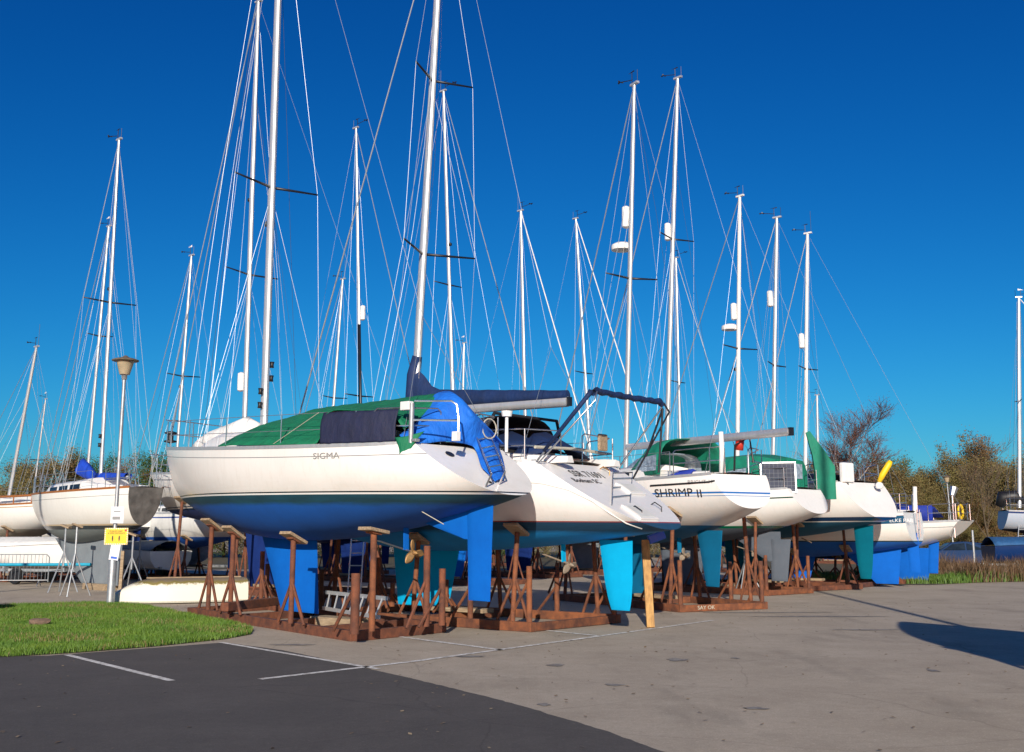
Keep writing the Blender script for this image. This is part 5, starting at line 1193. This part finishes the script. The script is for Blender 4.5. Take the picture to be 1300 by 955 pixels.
def smallboat(S, L, head, label, m, cov, z=.75):
    r_ = empty('trailer_boat', (S[0], S[1], 0), (0, 0, head)); tag(r_, label, 'boat')
    rows = []
    for i in range(15):
        u = i / 14; w_ = .95 * (1 if u < .5 else 1 - ((u - .5) / .5) ** 2.2 * .97); zb = z + (.0 if u < .7 else .5 * ((u - .7) / .3) ** 2); zt__ = z + .75 + .2 * u
        rows.append([Vector((u * L, w_, zt__)), Vector((u * L, w_ * .95, zt__ - .35)), Vector((u * L, w_ * .75, zb + .12)), Vector((u * L, 0, zb)), Vector((u * L, -w_ * .75, zb + .12)), Vector((u * L, -w_ * .95, zt__ - .35)), Vector((u * L, -w_, zt__))])
    mb = MB().grid(rows); mb.f.append((6, 5, 4, 3, 2, 1, 0)); mb.build('hull', m, r_, smooth=True, angle=50)
    rows = [[Vector((r[0].x, r[0].y * f * 1.01, r[0].z + .38 * (1 - f * f) * (1 - .5 * i / 14) + .02)) for f in (1, .7, .3, 0, -.3, -.7, -1)] for i, r in enumerate(rows)]
    MB().grid(rows).build('cover', cov, r_, smooth=True, solid=.01)
    mb = MB().beam((-.2, .55, .5), (L + .8, .06, .5), .08, .1).beam((-.2, -.55, .5), (L + .8, -.06, .5), .08, .1).beam((L * .35, -.8, .42), (L * .35, .8, .42), .08, .08).beam((L * .7, -.5, .6), (L * .7, .5, .6), .07, .25).beam((L * .2, -.7, .6), (L * .2, .7, .6), .07, .25)
    mb.build('trailer_frame', 'galv', r_)
    for s_ in (1, -1): MB().lathe((L * .35, s_ * .85, .3), [(.12, -.08), (.28, -.08), (.3, -.04), (.3, .04), (.28, .08), (.12, .08)], 18, axis=Matrix.Rotation(math.radians(90), 3, 'X')).build('wheel', 'black', r_, smooth=True, angle=40)
smallboat((-19.5, 42.5), 5.2, math.radians(-20), 'white trailer boat with cream cover at the far left', 'white', 'sailcloth', z=.55)
smallboat((-17.0, 50.0), 5.0, math.radians(-30), 'pale blue trailer boat behind the crowd barriers', mat('pale_blue_hull', (.25, .36, .55), .4), 'sailcloth', z=.5)
smallboat((-13.5, 44.5), 5.6, math.radians(140), 'white upturned looking trailer boat behind the grey keel', 'white', 'anti_grey', z=.4)
smallboat((SP(1250, 50)[0], 50, 0), 5.0, math.radians(-5), 'dark trailer boat with a blue cover beyond the verge', 'navy_paint', fabric('faded_blue_cover', (.02, .10, .25), (.015, .07, .18)), z=.55)
# car
def car(loc, rz, label, paint):
    r_ = empty('parked_car', loc, (0, 0, rz)); tag(r_, label, 'car')
    prof = [(-2.0, .35), (-2.02, .75), (-1.9, .95), (-1.5, 1.0), (-1.1, 1.38), (-.3, 1.46), (.45, 1.40), (1.0, 1.02), (1.75, .88), (2.0, .70), (2.02, .35)]
    rows = []
    for y, f in ((-.84, .93), (-.80, 1), (.80, 1), (.84, .93)):
        rows.append([Vector((x, y * (1 if z < 1.02 else .84), .3 + (z - .3) * (f if z > 1 else 1))) for x, z in prof])
    mb = MB().grid(rows); mb.f += [tuple(range(10, -1, -1)), tuple(33 + k for k in range(11)), (0, 33, 43, 10)]
    mb.f[-1] = (0, 10, 43, 33) if 0 else (0, 33, 43, 10)
    mb.build('body', paint, r_, smooth=True, angle=35, bev=.03)
    for s_ in (1, -1):
        MB().add([(-1.35, s_ * .775, 1.03), (-1.02, s_ * .69, 1.32), (-.28, s_ * .69, 1.38), (-.3, s_ * .79, 1.03)], [(0, 1, 2, 3)]).build('window', 'window', r_, solid=.03)
        MB().add([(-.22, s_ * .79, 1.03), (-.2, s_ * .69, 1.38), (.42, s_ * .69, 1.33), (.88, s_ * .78, 1.03)], [(0, 1, 2, 3)]).build('window', 'window', r_, solid=.03)
        for x in (-1.25, 1.25):
            wh = MB().lathe((x, s_ * .76, .31), [(.18, -.1), (.29, -.1), (.31, -.06), (.31, .06), (.29, .1), (.18, .1)], 20, axis=Matrix.Rotation(math.radians(90), 3, 'X')).build('wheel', 'black', r_, smooth=True, angle=40)
            MB().lathe((x, s_ * .76, .31), [(.04, -.085), (.17, -.09), (.17, .09), (.04, .085)], 14, axis=Matrix.Rotation(math.radians(90), 3, 'X')).build('rim', 'alu', wh)
        MB().box((-1.99, s_ * .62, .80), (.06, .22, .12)).build('tail_light', 'red', r_); MB().box((1.97, s_ * .6, .66), (.08, .3, .12)).build('headlight', 'clear', r_)
    MB().add([(1.02, -.62, 1.04), (1.02, .62, 1.04), (.52, .56, 1.36), (.52, -.56, 1.36)], [(0, 1, 2, 3)]).build('windscreen', 'window', r_, solid=.03)
    MB().add([(-1.52, -.62, 1.03), (-1.52, .62, 1.03), (-1.14, .56, 1.33), (-1.14, -.56, 1.33)], [(3, 2, 1, 0)]).build('rear_window', 'window', r_, solid=.03)
M['car_blue'] = mat('blue_car_paint', (.012, .035, .10), .6, 0, .1, 4); M['car_blue'].node_tree.nodes['Principled BSDF'].inputs['Specular IOR Level'].default_value = .08
car((SP(1212, 60)[0], 60, 0), math.radians(170), 'blue car parked beyond the weeds by the far lamp post', 'car_blue')
o = MB().tube([(0, 0, 0), (0, 0, 2.0)], .05, 8).build('bollard_post', 'galv', None); o.location = (SP(1232, 50)[0], 50, 0); tag(o, 'pale post standing in the weeds right of the far lamp', 'post')
# ------------------------------------------------------------------ verge and weeds
vp = [G(985, 741), G(1085, 743), G(1180, 743), G(1240, 740), G(1330, 738), Vector((46, 60, 0)), Vector((60, 130, 0)), Vector((10, 130, 0)), Vector((14, 60, 0))]
M['verge'] = mat('rough_verge', (.07, .065, .025), .95, 0, .5, 1.5, c2=(.10, .07, .035), bmp=.8)
flat('verge', vp, .012, M['verge'])
flat('field', [(-200, 60), (8, 60), (8, 130), (-200, 130)], .006, M['verge'])
M['weed_brown'] = grassmat('dry_weeds', (.14, .075, .035), (.09, .055, .025), (.19, .125, .06)); M['weed_green'] = grassmat('verge_grass', (.06, .13, .015), (.10, .17, .02), (.04, .08, .01))
def sv_(x0, x1, y0, y1):
    def f():
        x, y = random.uniform(x0, x1), random.uniform(y0, y1)
        return (x, y, .01) if inside(x, y, vp) else None
    return f
tall = lambda P: .35 + .9 * np.clip(np.sin(P[:, 0] * .9 + 1) * np.cos(P[:, 1] * 1.1) * .6 + .5, 0, 1)
tag(blades('grass', 40000, sv_(9, 31, 41.3, 50), .08, .42, .025, M['weed_green'], tall), 'green grass along the far edge of the tarmac', 'grass', kind='stuff')
tag(blades('weeds', 16000, sv_(17.2, 31, 42, 49), .15, .95, .022, M['weed_brown'], tall), 'tall dry brown weeds on the verge at the right', 'weeds', kind='stuff')
# ------------------------------------------------------------------ trees
def leafmat(name, cols, rough=.7):
    m, nt, b = nodes(name); n1 = noise(nt, .35, 3, .6); n2 = noise(nt, 2.6, 3, .7)
    c = mixc(nt, ramp(nt, n1, [(.4, 0.), (.6, 1.)]), cols[0], cols[1]); c = mixc(nt, ramp(nt, n2, [(.5, 0.), (.66, 1.)]), c, cols[2])
    nt.links.new(c, b.inputs['Base Color']); b.inputs['Roughness'].default_value = rough; b.inputs['Specular IOR Level'].default_value = .2; return m
M['bark'] = mat('grey_brown_bark', (.13, .095, .06), .95, 0, .4, 5, bmp=.5); M['birch'] = mat('white_birch_bark', (.55, .50, .44), .8, 0, .5, 4, c2=(.35, .28, .22)); M['twig'] = mat('reddish_twigs', (.13, .065, .05), .9, 0, .3, 3)
M['hedge_olive'] = leafmat('olive_winter_foliage', [(.15, .13, .04), (.12, .085, .035), (.21, .17, .07)]); M['hedge_green'] = leafmat('dark_evergreen', [(.05, .09, .02), (.035, .065, .015), (.09, .13, .03)]); M['hedge_brown'] = leafmat('brown_winter_foliage', [(.17, .10, .04), (.12, .075, .035), (.24, .15, .06)])
def branches(seed, H, r0, spread, levels, kids=4, lean=.0, start=.25, droop=0., kf=.55, rmin=.004):
    rnd = random.Random(seed); trunk, twigs, tips = MB(), MB(), []
    def grow(p, d, L, r, lv):
        pts = [p]; n = 4 if lv < levels else 3; q = Vector(p); dd = Vector(d)
        for i in range(n):
            dd = (dd + Vector((rnd.gauss(0, .12), rnd.gauss(0, .12), rnd.gauss(0, .06) + (.05 if lv < 2 else -droop)))).normalized(); q = q + dd * L / n; pts.append(Vector(q))
        rs = [max(rmin, r * (1 - .75 * i / n)) for i in range(n + 1)]
        (trunk if lv <= 1 else twigs).tube(pts, rs, 6 if lv == 0 else (4 if lv == 1 else 3), cap=False)
        if lv >= levels: tips.append(pts[-1]); tips.append(pts[1]); return
        for k in range(kids + (2 if lv == 0 else 0)):
            u = start + (1 - start) * (k + rnd.random()) / (kids + (2 if lv == 0 else 0)) if lv == 0 else .2 + .8 * (k + rnd.random()) / kids
            j = min(n - 1, int(u * n)); b_ = pts[j] + (pts[j + 1] - pts[j]) * (u * n - j); t = (pts[j + 1] - pts[j]).normalized()
            an = rnd.uniform(0, 6.28); s_ = Vector((math.cos(an), math.sin(an), rnd.uniform(-.1, .5))); nd = (t * (1 - spread) + s_ * spread + Vector((0, 0, .12))).normalized()
            grow(b_, nd, L * rnd.uniform(.45, .68) * (1 - .25 * u if lv == 0 else 1), r * (1 - .7 * u) * kf, lv + 1)
    grow(Vector((0, 0, 0)), Vector((lean, 0, 1)), H * .85, r0, 0)
    return trunk, twigs, tips
def leaves(tips, n, sp_, size, seed, zmin=.3):
    rg = np.random.default_rng(seed); T = np.array([list(t) for t in tips]); c = T[rg.integers(0, len(T), n)] + rg.normal(0, sp_, (n, 3)); c = c[c[:, 2] > zmin]; n = len(c)
    a = rg.normal(0, 1, (n, 3)); a /= np.linalg.norm(a, axis=1)[:, None]; b_ = rg.normal(0, 1, (n, 3)); b_ -= a * (a * b_).sum(1)[:, None]; b_ /= np.linalg.norm(b_, axis=1)[:, None]
    s_ = rg.uniform(.5, 1.3, n)[:, None] * size
    V = np.stack([c - a * s_, c - b_ * s_ * .45, c + a * s_, c + b_ * s_ * .45], 1).reshape(-1, 3)
    mb = MB(); mb.v = V.tolist(); mb.f = [tuple(r) for r in (np.arange(n)[:, None] * 4 + np.arange(4)).tolist()]; return mb
protos = []
def proto(seed, kind, H, leafn, m, sp_=.28, size=.075, name='hedge_tree', spread=.62, kids=4, start=.08):
    tr__, tw__, tips = branches(seed, H, H * .022, spread, 3, kids=kids, start=start)
    pts = tips + [Vector((random.gauss(0, H * .2), random.gauss(0, H * .16), random.uniform(.3, H * .5))) for _ in range(len(tips) // 3)]
    r_ = empty(name, (0, 0, 0)); t = tr__.build('trunk', 'bark', r_); tw = tw__.build('branches', 'twig' if kind == 'brown' else 'bark', t); tw['kind'] = 'stuff'
    cr_ = leaves(pts, leafn, sp_, size, seed).build('crown', m, r_); zz_ = np.array([v.co.z for v in cr_.data.vertices]); r_['h'] = float(np.percentile(zz_, 98.5)); return r_
protos = [proto(1, 'olive', 7, 24000, 'hedge_olive'), proto(2, 'brown', 7, 17000, 'hedge_brown'), proto(3, 'green', 7, 26000, 'hedge_green', .32), proto(4, 'olive', 7, 19000, 'hedge_olive', .34)]
def copytree(o, parent=None):
    c = o.copy(); COL.objects.link(c); c.parent = parent
    for ch in list(o.children): copytree(ch, c)
    return c
rnd = random.Random(11); first = set()
KD = ['olive brown bushy tree', 'reddish brown half bare tree', 'dark green evergreen tree', 'pale olive loose tree']
def place(k, X, Y, H, group, label):
    o = protos[k] if k not in first else copytree(protos[k]); first.add(k)
    o.location = (X, Y, 0); s_ = H / protos[k]['h']; o.scale = (s_ * rnd.uniform(1.0, 1.3), s_ * rnd.uniform(.9, 1.1), s_); o.rotation_euler = (0, 0, rnd.uniform(0, 6.28)); tag(o, label, 'tree', group)
# right hedge: heights read along the outline
outline = [(1030, 592), (1052, 585), (1070, 590), (1090, 588), (1108, 585), (1126, 582), (1143, 584), (1160, 592), (1178, 596), (1196, 590), (1212, 586), (1228, 572), (1246, 552), (1262, 560), (1280, 580), (1298, 590), (1318, 575), (1340, 570), (1365, 580)]
nth = ['first', 'second', 'third', 'fourth', 'fifth', 'sixth', 'seventh', 'eighth', 'ninth', 'tenth', 'eleventh', 'twelfth', 'thirteenth', 'fourteenth', 'fifteenth', 'sixteenth', 'seventeenth', 'eighteenth', 'nineteenth', 'twentieth', 'twenty-first', 'twenty-second']
for i, (px, py) in enumerate(outline):
    Y = 100 + rnd.uniform(-4, 5); r_ = ray(px, py); X = r_.x / r_.y * Y; Hh = zat(X, Y, py) * .96
    k = [0, 1, 2, 3, 2, 2, 0, 0, 3, 0, 3, 0, 1, 0, 3, 0, 1, 0, 3][i]
    place(k, X, Y, Hh, 'trees of the right hand hedge', f'{KD[k]}, {nth[i]} from the left in the right hand hedge')
for i in range(13):    # lower front growth
    px = 1045 + i * 24; Y = 92 + rnd.uniform(-2, 3); r_ = ray(px, 640); X = r_.x / r_.y * Y; k = rnd.choice([0, 3, 0, 1])
    place(k, X, Y, rnd.uniform(4.2, 5.6), 'bushes in front of the right hand hedge', f'low {KD[k].replace("tree", "bush")}, {nth[i]} from the left before the right hedge')
i = 0
for px in range(-90, 1030, 27):
    Y = 95 + rnd.uniform(-5, 5); top = 582 + rnd.uniform(-8, 10) if px < 240 else 615 + rnd.uniform(-8, 12)
    r_ = ray(px, top); X = r_.x / r_.y * Y; Hh = zat(X, Y, top); k = rnd.choice([0, 2, 1, 3, 1]) if px < 240 else rnd.choice([0, 2, 3])
    if px < 240: place(k, X, Y, Hh, 'trees behind the left hand yachts', f'{KD[k]}, {nth[i]} from the left behind the left hand yachts')
    else: place(k, X, Y, Hh, 'trees glimpsed behind the yachts', 'low tree glimpsed between hulls in the belt behind the yachts')
    i += 1
# bare birch
tr__, tw__, tips = branches(21, 13.5, .24, .36, 4, kids=7, start=.22, droop=.06, kf=.6, rmin=.014)
g = at(1080, 640, 78); bi = empty('birch_tree', (g.x, g.y, 0)); tag(bi, 'bare white trunked birch with fine reddish twigs rising above the right hand yachts', 'tree')
t = tr__.build('trunk', 'birch', bi); tw = tw__.build('twigs', 'twig', t); tw['kind'] = 'stuff'
lv = leaves(tips, 16000, .30, .06, 5, 5.0).build('crown', 'twig', bi); lv['kind'] = 'stuff'
zm_ = max(t_.z for t_ in tips); xm_ = sorted(abs(t_.x) for t_ in tips)[int(len(tips) * .93)]; bi.scale = (2.25 / xm_, 2.25 / xm_, zat(g.x, 78, 510) / zm_)
tr__, tw__, tips = branches(33, 12, .16, .4, 4, kids=5, start=.2, kf=.6, rmin=.014)
g = at(1255, 640, 88); bi = empty('bare_tree', (g.x, g.y, 0)); tag(bi, 'bare brown tree standing in the hedge near the right edge', 'tree'); tr__.build('trunk', 'bark', bi); tw = tw__.build('branches', 'bark', bi); tw['kind'] = 'stuff'; zm_ = max(t_.z for t_ in tips); bi.scale = (.6, .6, 9.6 / zm_)

# fallen leaves and grit on the tarmac
k = 1400; P = np.c_[RNG.uniform(-9, 14, k), RNG.uniform(9, 30, k), np.full(k, .016)]; P = P[(np.abs(P[:, 0]) < P[:, 1] * .5)]
mb = MB()
for p in P:
    s_ = random.uniform(.012, .035); a = random.uniform(0, 6.28); u = Vector((math.cos(a), math.sin(a), random.uniform(-.2, .3))) * s_; v = Vector((-math.sin(a), math.cos(a), random.uniform(-.2, .3))) * s_ * .6; c = Vector(p)
    mb.add([c - u, c - v, c + u, c + v], [(0, 1, 2, 3)])
tag(mb.build('fallen_leaves', mat('dry_leaf', (.13, .075, .03), .9, 0, .5, 3, c2=(.30, .24, .16)), None), 'scattered dry leaves and grit on the tarmac', 'leaves', kind='stuff')
